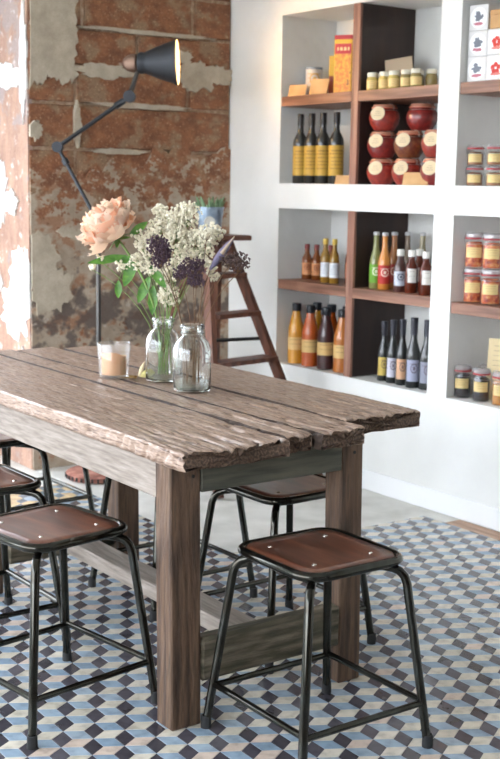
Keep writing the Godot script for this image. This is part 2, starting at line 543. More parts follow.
func block_wall() -> void:
	var w := 1.21
	var h := 3.1
	var nrm := bump_tex(0.05, 6.0, 5, 73)
	var m := {}
	for k in [["block", block_colour], ["plaster", plaster_colour], ["pale", pale_colour]]:
		var s := mat(Color.WHITE, 0.92)
		s.albedo_texture = wall_picture(w, h, 0.0045, k[1])
		m[k[0]] = s
	var o := Node3D.new()
	o.name = "wall_brick"
	add_child(o)
	o.set_meta("kind", "structure")
	o.set_meta("label", "old wall of large reddish blocks with patches of plaster")
	o.transform = Transform3D(Basis(Vector3(0, 0, -1), Vector3(0, 1, 0), Vector3(1, 0, 0)), Vector3(BRICK, 0, STUB))
	part("wall_core", box(Vector3(0.0, 0, -1.7), Vector3(w + 0.5, h, -0.012)), M.mortar, o)
	# courses of blocks
	var rows := [0.0, 0.22, 0.43, 0.64, 0.84, 1.05, 1.24, 1.43, 1.635, 1.86, 2.045, 2.235, 2.44, 2.66, 2.88, 3.1]
	var joints := [[0.62], [0.3, 0.95], [0.62], [0.3, 0.9], [0.55], [0.25, 0.85], [0.6], [0.26, 0.92], [0.255], [0.26, 0.93], [0.62], [0.3, 0.96], [0.58], [0.25, 0.88], [0.6]]
	for r in rows.size() - 1:
		var js: Array = [0.0] + joints[r] + [w]
		for k in js.size() - 1:
			var a0: float = js[k] + (0.0 if k == 0 else 0.009)
			var a1: float = js[k + 1] - 0.009
			var b0: float = rows[r] + 0.008
			var b1: float = rows[r + 1] - 0.008
			var poly := PackedVector2Array()
			var n := 9
			for i in n: poly.append(Vector2(lerpf(a0, a1, float(i) / n), b0 + 0.006 * nz.get_noise_2d(i * 3.3 + r * 7, k * 5)))
			for i in 4: poly.append(Vector2(a1 + 0.004 * nz.get_noise_2d(i * 3.1, r * 9 + k), lerpf(b0, b1, i / 4.0)))
			for i in n: poly.append(Vector2(lerpf(a1, a0, float(i) / n), b1 + 0.006 * nz.get_noise_2d(i * 3.7 + r * 5, k * 9 + 50)))
			for i in 4: poly.append(Vector2(a0 + (0.0 if k == 0 else 0.004) * nz.get_noise_2d(i * 2.1, r * 4 + k), lerpf(b1, b0, i / 4.0)))
			part("block", prism(poly, -0.012, 0.002 * nz.get_noise_2d(r * 4.4, k * 7.7), Vector2(w, h), 0.006), m.block, o)
	# plaster left on the lower wall
	var low := PackedVector2Array([Vector2(0.0, 0.0), Vector2(w - 0.002, 0.0)])
	for i in 40:
		var a := lerpf(w - 0.002, 0.0, i / 39.0)
		low.append(Vector2(a, 1.52 + 0.16 * nz.get_noise_1d(a * 4 + 3) + 0.07 * nz.get_noise_1d(a * 17) + 0.1 * a))
	part("plaster_patch", prism(low, -0.004, 0.007, Vector2(w, h), 0.0), m.plaster, o)
	var high := PackedVector2Array([Vector2(0.0, 2.9)])
	for i in 14: high.append(Vector2(0.004 + 0.012 * (nz.get_noise_1d(i * 2.2) + 0.3) * (1.0 if i > 0 else 0.0), lerpf(2.9, 1.92, i / 13.0)))
	for i in 30: high.append(Vector2(lerpf(0.03, 0.25, i / 29.0), 1.965 + 0.05 * nz.get_noise_1d(i * 0.16 + 8) + 0.016 * nz.get_noise_1d(i * 0.7)))
	for i in 60: high.append(Vector2(0.262 + 0.03 * nz.get_noise_1d(i * 0.2 + 30) + 0.014 * nz.get_noise_1d(i * 0.7 + 90), lerpf(1.99, 2.9, i / 59.0)))
	part("plaster_patch", prism(high, -0.004, 0.008, Vector2(w, h), 0.0), m.pale, o)
	for p in [[0.42, 2.03, 0.17, 0.035, 1.0], [0.98, 2.04, 0.12, 0.075, 2.0], [1.12, 2.05, 0.09, 0.05, 3.0], [0.9, 2.13, 0.05, 0.035, 4.0], [0.62, 1.865, 0.3, 0.014, 5.0], [0.5, 1.63, 0.16, 0.015, 6.0], [0.03, 1.72, 0.035, 0.045, 7.0], [0.7, 2.24, 0.42, 0.011, 8.0], [0.05, 1.08, 0.1, 0.13, 9.0], [0.11, 0.93, 0.12, 0.11, 10.0], [0.3, 1.2, 0.07, 0.03, 12.0], [0.2, 1.22, 0.05, 0.03, 13.0], [0.26, 1.76, 0.02, 0.1, 14.0]]:
		var poly := ragged(p[0], p[1], p[2], p[3], p[4] * 3.7, 48, 0.4, minf(0.012, minf(p[2], p[3]) * 0.22))
		for i in poly.size(): poly[i] = Vector2(clampf(poly[i].x, 0.0, w - 0.003), poly[i].y)
		part("plaster_patch", prism(poly, -0.006, 0.009 + 0.0006 * p[4], Vector2(w, h), 0.0), m.pale, o)
	# the lit masonry that turns the corner towards the windows
	var sw := 0.765
	var s2 := mat(Color.WHITE, 0.9)
	s2.albedo_texture = wall_picture(sw, h, 0.006, stub_colour)
	var p2 := Node3D.new()
	p2.name = "wall_corner"
	add_child(p2)
	p2.set_meta("kind", "structure")
	p2.set_meta("label", "brightly lit peeling masonry face at the left edge")
	p2.position = Vector3(-6.4, 0, STUB)
	var edge := PackedVector2Array([Vector2(0, 0)])
	for i in 32: edge.append(Vector2(sw + 0.006 * nz.get_noise_1d(i * 1.7) - 0.006, h * i / 31.0))
	edge.append(Vector2(0, h))
	part("masonry_face", prism(edge, -0.02, 0.004, Vector2(sw, h), 0.004), s2, p2)
	var wm := triplanar(mat(Color.WHITE, 0.85), Vector3(2, 2, 2), noise_tex(0.02, [[0.0, col(196, 190, 184)], [1.0, col(232, 229, 226)]], 4, 77, 256), nrm, 0.4)
	for p in [[0.66, 0.98, 0.13, 0.17, 1.5], [0.60, 0.82, 0.16, 0.15, 2.5], [0.42, 1.4, 0.1, 0.16, 3.5], [0.56, 1.36, 0.08, 0.06, 8.5], [0.60, 1.98, 0.12, 0.05, 4.5], [0.72, 2.05, 0.04, 0.26, 5.5], [0.50, 2.0, 0.12, 0.06, 6.5], [0.20, 1.0, 0.2, 0.3, 7.5], [0.68, 0.4, 0.1, 0.2, 9.5]]:
		var poly := ragged(p[0], p[1], p[2], p[3], p[4] * 2.9, 40, 0.5)
		for i in poly.size(): poly[i] = Vector2(clampf(poly[i].x, 0.0, sw - 0.004), maxf(poly[i].y, 0.0))
		part("plaster_patch", prism(poly, 0.0, 0.007 + 0.0007 * p[4], Vector2(sw, h), 0.0), wm, p2)

# ================================================================ shelf wall
const NA0 := -5.178
const NA1 := -4.019
const NB0 := -3.893
const NB1 := -2.734
const R1 := 1.481         # floor of the upper niches
const R1T := 2.331
const R2 := 0.535         # floor of the lower niches
const R2T := 1.353
const DEEP := -4.257
const DIV := -4.596       # middle of the divider

func niches() -> void:
	var st := begin()
	var zb := -4.4
	var xs := [BRICK - 0.3, NA0, NA1, NB0, NB1, 2.6]
	bx(st, Vector3(xs[0], 0, zb), Vector3(xs[5], 3.1, DEEP))
	for k in [0, 2, 4]:
		bx(st, Vector3(xs[k], 0, DEEP), Vector3(xs[k + 1], 3.1, WALL))
	for k in [1, 3]:
		bx(st, Vector3(xs[k], 0, DEEP), Vector3(xs[k + 1], R2, WALL))
		bx(st, Vector3(xs[k], R2T, DEEP), Vector3(xs[k + 1], R1, WALL))
		bx(st, Vector3(xs[k], R1T, DEEP), Vector3(xs[k + 1], 3.1, WALL))
	struct("wall_back", done(st), M.white)
	var b := struct("baseboard_back", box(Vector3(BRICK, 0, WALL), Vector3(2.6, 0.1, WALL + 0.013), 0.004), M.baseboard)
	b.set_meta("label", "white baseboard along the shelf wall")
	inset("upper", NA0, NA1, R1, R1T, 1.924, 0.05, true, "brown wooden shelf cross in the upper niche with gold-labelled bottles")
	inset("lower", NA0, NA1, R2, R2T, 0.98, 0.05, true, "brown wooden shelf cross in the lower niche with juice bottles")
	inset("upper", NB0, NB1, R1, R1T, 1.924, 0.05, false, "brown wooden shelf board under the stacked white boxes")
	inset("lower", NB0, NB1, R2, R2T, 0.969, 0.05, false, "brown wooden shelf board under the tall red preserve jars")

func inset(_row: String, x0: float, x1: float, y0: float, y1: float, sy: float, th: float, divided: bool, label: String) -> void:
	var o := thing("niche_shelf", label, "shelf", Vector3(0, y0, DEEP), 0.0, "wooden shelves in the niches")
	var zf := WALL - DEEP - 0.004
	var k := 0.0
	var up := sy - y0
	var xa := x0 + 0.001
	var xb := x1 - 0.001
	if divided:
		var d0 := DIV - 0.026
		var d1 := DIV + 0.026
		for seg in [[xa, d0], [d1, xb]]:
			part("shelf_board", box(Vector3(seg[0], up - th, k), Vector3(seg[1], up, zf), 0.002), M.shelf, o)
		for seg in [[0.0, up - th - 0.0], [up - th, y1 - y0]]:
			part("divider", box(Vector3(d0, seg[0], k), Vector3(d1, seg[1], zf - 0.016), 0.001), M.panel_shaded, o)
			part("divider_edge", box(Vector3(d0, seg[0], zf - 0.016), Vector3(d1, seg[1], zf), 0.002), M.upright_lit, o)  # front strip split off to carry the painted lit tone
	else:
		part("shelf_board", box(Vector3(xa, up - th, k), Vector3(xb, up, zf), 0.002), M.shelf, o)

# ================================================================ floor
func floor_tiles() -> void:
	var o := Node3D.new()
	o.name = "floor"
	add_child(o)
	o.set_meta("kind", "structure")
	o.set_meta("label", "floor of grey-blue, cream and charcoal rhombus tiles in tumbling blocks beside plain concrete")
	part("subfloor", box(Vector3(-6.65, -0.12, -4.4), Vector3(2.85, -0.0035, 2.45)), M.grout, o)
	var st := begin()
	bx(st, Vector3(BRICK, -0.0035, WALL), Vector3(-3.9, 0.0, -2.71), 0.0)
	bx(st, Vector3(-3.9, -0.0035, WALL), Vector3(-3.76, 0.0, WALL + 0.105), 0.0)
	part("concrete_patch", done(st), M.concrete, o)
	part("concrete_patch", box(Vector3(-6.4, -0.0035, STUB), Vector3(-5.3, 0.0, 2.2)), M.concrete, o)
	var s := struct("trim_1", box(Vector3(-3.76, -0.0035, WALL + 0.013), Vector3(2.6, 0.002, WALL + 0.105), 0.002), M.strip)
	s.set_meta("label", "worn brown strip between the tiles and the white baseboard")
	var q := 0.0961
	var p := q * 0.8660254
	var side := q / sqrt(3.0)
	var ang := 1.0409
	var u := Vector2(sin(ang), cos(ang))
	var v := Vector2(cos(ang), -sin(ang))
	var org := Vector2(-2.858, -2.799) + u * 0.13 * q
	# pieces in the axes (v, u): charcoal rhombus, cream and blue ones to its right
	var shapes := [
		[Vector2(0, -q / 2), Vector2(side / 2, 0), Vector2(0, q / 2), Vector2(-side / 2, 0)],
		[Vector2(0, q / 2), Vector2(side, q / 2), Vector2(side * 1.5, 0), Vector2(side / 2, 0)],
		[Vector2(side / 2, 0), Vector2(side * 1.5, 0), Vector2(side, -q / 2), Vector2(0, -q / 2)]]
	var tones := [
		[col(76, 73, 79), col(82, 79, 86), col(70, 68, 74), col(92, 89, 96)],
		[col(220, 211, 192), col(227, 218, 200), col(212, 203, 184), col(220, 200, 183)],
		[col(152, 173, 190), col(160, 180, 196), col(144, 166, 184), col(168, 184, 197)]]
	var ochre := [col(224, 196, 152), col(212, 186, 146), col(160, 180, 194)]
	var meshes := {}
	var inv := cam.transform.affine_inverse()
	var ty := tan(deg_to_rad(34.53) / 2)
	var tx := ty * 500.0 / 759.0
	var list := []
	var field := PackedVector2Array([Vector2(-5.3, -2.71), Vector2(-3.9, -2.71), Vector2(-3.9, WALL + 0.106), Vector2(2.55, WALL + 0.106), Vector2(2.55, 2.15), Vector2(-5.3, 2.15)])
	for j in range(-46, 62):
		for i in range(-48, 62):
			for k in 3:
				var cc := Vector2.ZERO
				for c in shapes[k]: cc += c / 4
				var base := org + v * (j * p) + u * ((i + (0.5 if posmod(j, 2) == 1 else 0.0)) * q)
				var mid := base + v * cc.x + u * cc.y
				if mid.x < -5.36 or mid.x > 2.5 or mid.y < WALL + 0.04 or mid.y > 2.1: continue
				if mid.x < -3.97 and mid.y < -2.78: continue
				var pc := inv * Vector3(mid.x, 0, mid.y)
				var d := -pc.z
				var seen := d > 0.3 and absf(pc.x) < d * tx * 1.04 and absf(pc.y) < d * ty * 1.03
				# pieces cut along the straight borders of the field
				var whole := true
				var cut := []
				if mid.x < -5.24 or mid.y < WALL + 0.165 or (mid.x < -3.84 and mid.y < -2.65):
					var w := PackedVector2Array()
					for c in shapes[k]: w.append(base + v * c.x + u * c.y)
					cut = Geometry2D.intersect_polygons(w, field)
					if cut.is_empty(): continue
					whole = cut[0].size() == 4 and absf(area(cut[0]) - area(w)) < 1e-7
				var tone := rng.randi() % 4
				if k == 1 and tone == 3 and rng.randf() < 0.5: tone = 0
				list.append([(d if seen else d + 100.0) if whole else d + 200.0, base, k, tone, mid, [] if whole else cut])
	list.sort_custom(func(a, b): return a[0] < b[0])
	var rest := begin()
	for n in list.size():
		var e: Array = list[n]
		var cl: Color = tones[e[2]][e[3]]
		var mid: Vector2 = e[4]
		if mid.x < -4.97: cl = ochre[(e[2] + e[3]) % 3] if e[2] > 0 else col(120, 132, 140)
		if n < 300:
			var key := "%d_%d" % [e[2], e[3]]
			if not meshes.has(key):
				var m := begin()
				tile(m, shapes[e[2]], u, v, Vector2.ZERO, cl)
				meshes[key] = done(m)
			part("tile", meshes[key], M.tile, o, Vector3(e[1].x, 0, e[1].y))
		elif e[5].is_empty():
			tile(rest, shapes[e[2]], u, v, e[1], cl)
		else:
			rest.set_smooth_group(-1)
			rest.set_color(cl.srgb_to_linear())
			for pg in e[5]:
				for i in range(1, pg.size() - 1):
					tri(rest, Vector3(pg[0].x, 0, pg[0].y), Vector3(pg[i].x, 0, pg[i].y), Vector3(pg[i + 1].x, 0, pg[i + 1].y), Vector3.UP)
	var r := part("tile_field", done(rest), M.tile, o)
	r.set_meta("kind", "stuff")

func area(p: PackedVector2Array) -> float:
	var a := 0.0
	for i in p.size(): a += p[i].cross(p[(i + 1) % p.size()])
	return absf(a) / 2

func tile(st: SurfaceTool, shape: Array, u: Vector2, v: Vector2, base: Vector2, c: Color) -> void:
	st.set_smooth_group(-1)
	st.set_color(c.srgb_to_linear())
	var cen := Vector2.ZERO
	for s in shape: cen += s / 4
	var up := []
	var lo := []
	for s in shape:
		var a: Vector2 = s.move_toward(cen, 0.0018)
		var b: Vector2 = s.move_toward(cen, 0.0006)
		var pa := base + v * a.x + u * a.y
		var pb := base + v * b.x + u * b.y
		up.append(Vector3(pa.x, 0.0, pa.y))
		lo.append(Vector3(pb.x, -0.0012, pb.y))
	quad(st, up[0], up[1], up[2], up[3], Vector3.UP)
	for k in 4:
		var k2 := (k + 1) % 4
		quad(st, up[k], up[k2], lo[k2], lo[k], (up[k] + up[k2]) / 2 - (up[0] + up[2]) / 2 + Vector3.UP * 0.01)

# ================================================================ table
func ridge(x: float, z: float, sd: float) -> float:
	# long fibres that have weathered out between harder grain
	var wob := 0.012 * nz.get_noise_2d(x * 1.7, z * 3 + sd)
	var a := nz.get_noise_2d(x * 1.6 + sd, (z + wob) * 75.0)
	var b := nz.get_noise_2d(x * 3.1 - sd, (z + wob) * 38.0)
	var c := nz.get_noise_2d(x * 5.0 + sd * 2, (z + wob) * 130.0)
	return maxf(0.0, -a - 0.12) * 1.0 + maxf(0.0, -b - 0.28) * 2.2 + maxf(0.0, c - 0.3) * 0.5

func plank(x0: float, x1: float, z0: float, z1: float, y0: float, y1: float, sd: float, chips: float, cracks: Array, inner: bool) -> ArrayMesh:
	# z0 is the near edge, z1 the far edge; x1 the weathered end
	var st := begin()
	var nx := 230
	var nt := maxi(12, int((z0 - z1) / 0.0042))
	var ring := []   # (fraction across, fraction up, kind)
	for i in nt + 1: ring.append([float(i) / nt, 1.0])
	for i in range(1, 5): ring.append([1.0, 1.0 - i / 5.0])
	for i in 9: ring.append([1.0 - i / 8.0, 0.0])
	for i in range(1, 5): ring.append([0.0, i / 5.0])
	var n := ring.size()
	var grid := []
	for i in nx + 1:
		var f := float(i) / nx
		f = 1.0 - pow(1.0 - f, 1.35)
		var x := lerpf(x0, x1, f)
		var near_end := smoothstep(x1 - 1.3, x1, x)
		var depth := 0.0014 + 0.012 * near_end * near_end
		var row := []
		for k in n:
			var za: float = ring[k][0]
			var ya: float = ring[k][1]
			var z := lerpf(z0, z1, za)
			var y := lerpf(y0, y1, ya)
			var ex := 0.0
			var edge_in := 0.004 * nz.get_noise_2d(x * 5 + sd, 3.0) + chips * (0.06 + 1.1 * near_end * near_end) * maxf(0.0, nz.get_noise_2d(x * 22 + sd, y * 30 + (40.0 if za > 0.5 else 0.0)))
			if za <= 0.001: z -= edge_in
			elif za >= 0.999: z += edge_in
			if ya >= 0.999:
				var rim := minf(za, 1.0 - za) * (z0 - z1)
				y += (za - 0.5) * 0.002
				y -= pow(maxf(0.0, 0.005 - rim) / 0.005, 2.0) * 0.003
				y += 0.0025 * nz.get_noise_2d(x * 3 + sd, z * 6)
				y -= minf(ridge(x, z, sd) * depth, 0.03)
				for q in cracks:
					var zc: float = q[0] + 0.006 * nz.get_noise_2d(x * 7, q[0] * 50) + 0.02 * (x - q[1]) * nz.get_noise_2d(q[0] * 9, 4.0)
					var al := smoothstep(q[1], q[1] + 0.1, x) * (1.0 - smoothstep(q[2] - 0.03, q[2] + 0.01, x)) * (0.6 + 0.6 * absf(nz.get_noise_2d(x * 16, q[0] * 30)))
					y -= q[4] * al * exp(-pow((z - zc) / (q[3] * 0.62), 2.0))
			elif ya <= 0.001:
				y += 0.003 * nz.get_noise_2d(x * 4, z * 5 + sd)
			# the end grain is eaten into by fibres of different length
			if i >= nx - 14:
				var e := (i - (nx - 14)) / 14.0
				ex = -e * e * (0.016 * absf(nz.get_noise_2d(z * 34 + sd, y * 20)) + 0.05 * maxf(0.0, nz.get_noise_2d(z * 9 - sd, 5.0)) + minf(ridge(x1, z, sd), 0.8) * 0.03)
				y -= e * e * e * 0.012 * ya * (0.5 + nz.get_noise_2d(z * 26, sd))
			row.append(Vector3(x + ex, y, z))
		grid.append(row)
	st.set_smooth_group(0)
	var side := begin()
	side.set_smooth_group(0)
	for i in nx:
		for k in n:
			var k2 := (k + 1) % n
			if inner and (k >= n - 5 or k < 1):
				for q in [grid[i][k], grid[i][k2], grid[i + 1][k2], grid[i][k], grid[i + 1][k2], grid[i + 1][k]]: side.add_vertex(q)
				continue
			var a: Vector3 = grid[i][k]
			var b: Vector3 = grid[i][k2]
			var c: Vector3 = grid[i + 1][k2]
			var d: Vector3 = grid[i + 1][k]
			st.add_vertex(a); st.add_vertex(b); st.add_vertex(c)
			st.add_vertex(a); st.add_vertex(c); st.add_vertex(d)
	# ends: columns of quads between the top and the bottom edge, in darker end grain
	var ends := begin()
	ends.set_smooth_group(1)
	for e in [0, nx]:
		var o := Vector3(-1, 0, 0) if e == 0 else Vector3(1, 0, 0)
		var lay := []
		var nv := 5
		for k in nt + 1:
			var t: Vector3 = grid[e][k]
			var fr := (1.0 - float(k) / nt) * 8.0
			var i0 := mini(int(fr), 7)
			var bo := nt + 5
			var b0: Vector3 = grid[e][bo + (8 - i0) % 9] if true else Vector3.ZERO
			var b1: Vector3 = grid[e][bo + (8 - i0 - 1)]
			var bt := b0.lerp(b1, fr - i0)
			var cl := []
			for j in nv + 1:
				var w := t.lerp(bt, float(j) / nv)
				if j > 0 and j < nv and k > 0 and k < nt:
					w.x += (0.008 * nz.get_noise_2d(w.z * 60 + sd, w.y * 70)) * (1.0 if e else 0.3)
				elif j > 0 and j < nv:
					w = grid[e][(nt + j) if k == nt else (n - j)]
				cl.append(w)
			lay.append(cl)
		for k in nt:
			for j in nv: quad(ends, lay[k][j], lay[k + 1][j], lay[k + 1][j + 1], lay[k][j + 1], o)
	var mesh := done(st)
	mesh.surface_set_material(0, M.plank)
	ends.generate_normals()
	ends.commit(mesh)
	mesh.surface_set_material(1, M.endgrain)
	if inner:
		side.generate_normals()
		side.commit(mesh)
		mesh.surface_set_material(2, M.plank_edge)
	return mesh

func table() -> void:
	var c := Vector3(-3.55, 0, -2.12)
	var o := thing("dining_table", "long weathered plank table with square legs, vases and a candle standing on it", "table", c)
	var bt := TOP - 0.049
	var rows := [[-4.60, -2.56, -1.645, -1.988, 2.0, 0.014], [-4.575, -2.60, -2.004, -2.096, 9.0, 0.024], [-4.56, -2.575, -2.108, -2.279, 15.0, 0.026], [-4.515, -2.70, -2.297, -2.597, 22.0, 0.018]]
	for r in rows:
		# long drying cracks: [z, from x, to x, half width, depth]
		var cr := []
		for q in [[-1.70, -2.86, -2.5, 0.004, 0.012], [-1.735, -2.99, -2.6, 0.005, 0.016], [-1.79, -2.86, -2.5, 0.006, 0.02], [-1.845, -2.78, -2.5, 0.005, 0.02], [-1.90, -3.0, -2.5, 0.006, 0.02], [-1.943, -2.87, -2.72, 0.008, 0.022], [-1.975, -2.8, -2.5, 0.006, 0.022], [-2.05, -3.0, -2.5, 0.006, 0.022], [-2.15, -2.85, -2.5, 0.006, 0.02], [-2.2, -3.2, -2.7, 0.004, 0.012], [-2.24, -2.8, -2.5, 0.006, 0.02], [-2.36, -3.0, -2.6, 0.005, 0.014], [-2.45, -2.9, -2.6, 0.005, 0.014], [-2.53, -3.1, -2.6, 0.004, 0.012], [-1.83, -4.3, -3.7, 0.003, 0.006], [-1.9, -3.8, -3.3, 0.003, 0.008], [-2.18, -4.3, -3.9, 0.003, 0.006], [-2.43, -4.1, -3.6, 0.003, 0.006]]:
			if q[0] < r[2] and q[0] > r[3]: cr.append([q[0] - c.z, q[1] - c.x, q[2] - c.x, q[3], q[4]])
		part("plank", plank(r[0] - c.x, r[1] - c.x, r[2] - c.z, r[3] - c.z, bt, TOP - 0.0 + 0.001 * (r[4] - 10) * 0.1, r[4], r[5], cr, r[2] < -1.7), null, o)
	var legs := [[-2.73, -2.652, -1.760, -1.664], [-2.73, -2.654, -2.335, -2.252], [-4.02, -3.945, -1.760, -1.668], [-3.96, -3.875, -2.285, -2.195]]
	for l in legs:
		var st := begin()
		bx(st, Vector3(l[0], 0.0, l[2]) - c, Vector3(l[1], bt, l[3]) - c, 0.004)
		var straight := done(st)
		var mdt := MeshDataTool.new()
		mdt.create_from_surface(straight, 0)
		for q in mdt.get_vertex_count():
			var vv := mdt.get_vertex(q)
			mdt.set_vertex(q, vv - Vector3(0.016, 0, 0) * (vv.y / bt - 0.35))
		var lean := ArrayMesh.new()
		mdt.commit_to_surface(lean)
		part("leg", lean, M.leg, o)
	part("apron", box(Vector3(-4.47, 0.627, -1.706) - c, Vector3(-4.03, bt, -1.68) - c, 0.003), M.apron, o)
	part("apron", box(Vector3(-3.94, 0.627, -1.706) - c, Vector3(-2.742, bt, -1.68) - c, 0.003), M.apron, o)
	part("apron", box(Vector3(-3.873, 0.64, -2.32) - c, Vector3(-2.74, bt, -2.294) - c, 0.003), M.apron, o)
	part("apron", box(Vector3(-2.694, 0.652, -2.252) - c, Vector3(-2.660, bt, -1.762) - c, 0.003), M.apron_end, o)
	part("apron", box(Vector3(-3.93, 0.65, -2.193) - c, Vector3(-3.9, bt, -1.762) - c, 0.003), M.apron_end, o)
	part("stretcher", box(Vector3(-2.70, 0.118, -2.254) - c, Vector3(-2.65, 0.243, -1.762) - c, 0.008), M.stretcher, o)
	part("stretcher", box(Vector3(-3.945, 0.118, -2.193) - c, Vector3(-3.895, 0.22, -1.762) - c, 0.008), M.stretcher, o)
	part("stretcher", box(Vector3(-3.893, 0.15, -2.05) - c, Vector3(-2.702, 0.2, -1.948) - c, 0.005), M.longplank, o)
	for s in [[-2.661, 0.70, -1.735], [-2.663, 0.70, -2.30]]:
		part("nail", rod([Vector3(s[0] - 0.004, s[1], s[2]) - c, Vector3(s[0] + 0.002, s[1], s[2]) - c], 0.005, 8), M.rubber, o)

# ================================================================ stools
func make_stool(label: String, at: Vector3, turn: float) -> Node3D:
	var o := thing("metal_stool", label, "stool", at, turn, "metal stools with brown wooden seats")
	var sq := rounded_square(0.1525, 0.048, 7)
	# the seat: a rounded ply square, a little hollow in the middle
	var st := begin()
	st.set_smooth_group(0)
	var rings := [1.0, 0.985, 0.8, 0.6, 0.4, 0.2]
	var ys := [0.518, 0.5235, 0.5235, 0.522, 0.521, 0.5205]
	for k in rings.size():
		for i in sq.size():
			var a := sq[i]
			var b := sq[(i + 1) % sq.size()]
			var p0 := Vector3(a.x * rings[k], ys[k], a.y * rings[k])
			var p1 := Vector3(b.x * rings[k], ys[k], b.y * rings[k])
			if k + 1 < rings.size():
				quad(st, p0, p1, Vector3(b.x * rings[k + 1], ys[k + 1], b.y * rings[k + 1]), Vector3(a.x * rings[k + 1], ys[k + 1], a.y * rings[k + 1]), Vector3.UP)
			else:
				tri(st, p0, p1, Vector3(0, 0.5203, 0), Vector3.UP)
			if k == 0:
				quad(st, p0, p1, Vector3(b.x, 0.507, b.y), Vector3(a.x, 0.507, a.y), Vector3(a.x, 0, a.y))
				tri(st, Vector3(a.x, 0.507, a.y), Vector3(b.x, 0.507, b.y), Vector3(0, 0.507, 0), Vector3.DOWN)
	part("seat", done(st), M.seat, o)
	for s in [[-1, -1], [1, -1], [1, 1], [-1, 1]]:
		part("screw", turned(prof([0.0062, 0.0, 0.0062, 0.0012, 0.004, 0.003, 0.0, 0.0035]), 10), M.screw, o, Vector3(s[0] * 0.094, 0.5226, s[1] * 0.094))
	var rim := rounded_square(0.163, 0.057, 6)
	var loop := []
	for i in rim.size() + 1: loop.append(Vector3(rim[i % rim.size()].x, 0.5135, rim[i % rim.size()].y))
	loop.append(Vector3(rim[1].x, 0.5135, rim[1].y))
	st = begin()
	tube(st, loop, 0.0125, 10, false)
	part("seat_frame", done(st), M.steel, o)
	for s in [[-1, -1], [1, -1], [1, 1], [-1, 1]]:
		var pts := []
		for e in [[0.085, 0.492], [0.117, 0.491], [0.136, 0.4875], [0.149, 0.480], [0.158, 0.467], [0.1635, 0.446], [0.2105, 0.028]]:
			pts.append(Vector3(s[0] * e[0], e[1], s[1] * e[0]))
		var leg := part("leg", rod(pts, 0.0122, 10), M.steel, o)
		part("rubber_foot", turned(prof([0.0, 0.0, 0.0148, 0.0, 0.0152, 0.006, 0.0142, 0.034, 0.0117, 0.036]), 10), M.rubber, leg, Vector3(s[0] * 0.2125, 0.0, s[1] * 0.2125))
	var r := 0.1990
	for s in [[Vector3(-r, 0.128, -r), Vector3(r, 0.128, -r)], [Vector3(-r, 0.128, r), Vector3(r, 0.128, r)], [Vector3(-r, 0.122, -r), Vector3(-r, 0.122, r)], [Vector3(r, 0.122, -r), Vector3(r, 0.122, r)]]:
		part("rung", rod(s, 0.0092, 8), M.steel, o)
	return o

func stools() -> void:
	var a := make_stool("metal stool nearest the viewer, at the weathered end of the table", Vector3(-2.41, 0, -1.972), 0.0)
	copy(a, Vector3(-3.015, 0, -1.487), 0.16, "metal stool at the front long side, closest to the near table leg", "metal_stool")
	copy(a, Vector3(-3.615, 0, -1.52), 0.02, "metal stool second from the near leg on the front side, cut by the left edge", "metal_stool")
	copy(a, Vector3(-4.25, 0, -1.83), 0.05, "metal stool farthest left, its seat just under the apron behind two others", "metal_stool")
	copy(a, Vector3(-3.05, 0, -2.335), 0.03, "metal stool on the wall side of the table, seat showing between the two near legs", "metal_stool")
	copy(a, Vector3(-3.63, 0, -2.28), 0.02, "metal stool on the wall side, only its legs showing under the table", "metal_stool")
	copy(a, Vector3(-4.78, 0, -2.25), 0.04, "metal stool beyond the far table end, one slanting leg showing", "metal_stool")

# ================================================================ floor lamp
func aim(o: Node3D, at: Vector3, dir: Vector3) -> void:
	var y := dir.normalized()
	var x := y.cross(Vector3.UP if absf(y.y) < 0.95 else Vector3.RIGHT).normalized()
	o.transform = Transform3D(Basis(x, y, x.cross(y)), at)

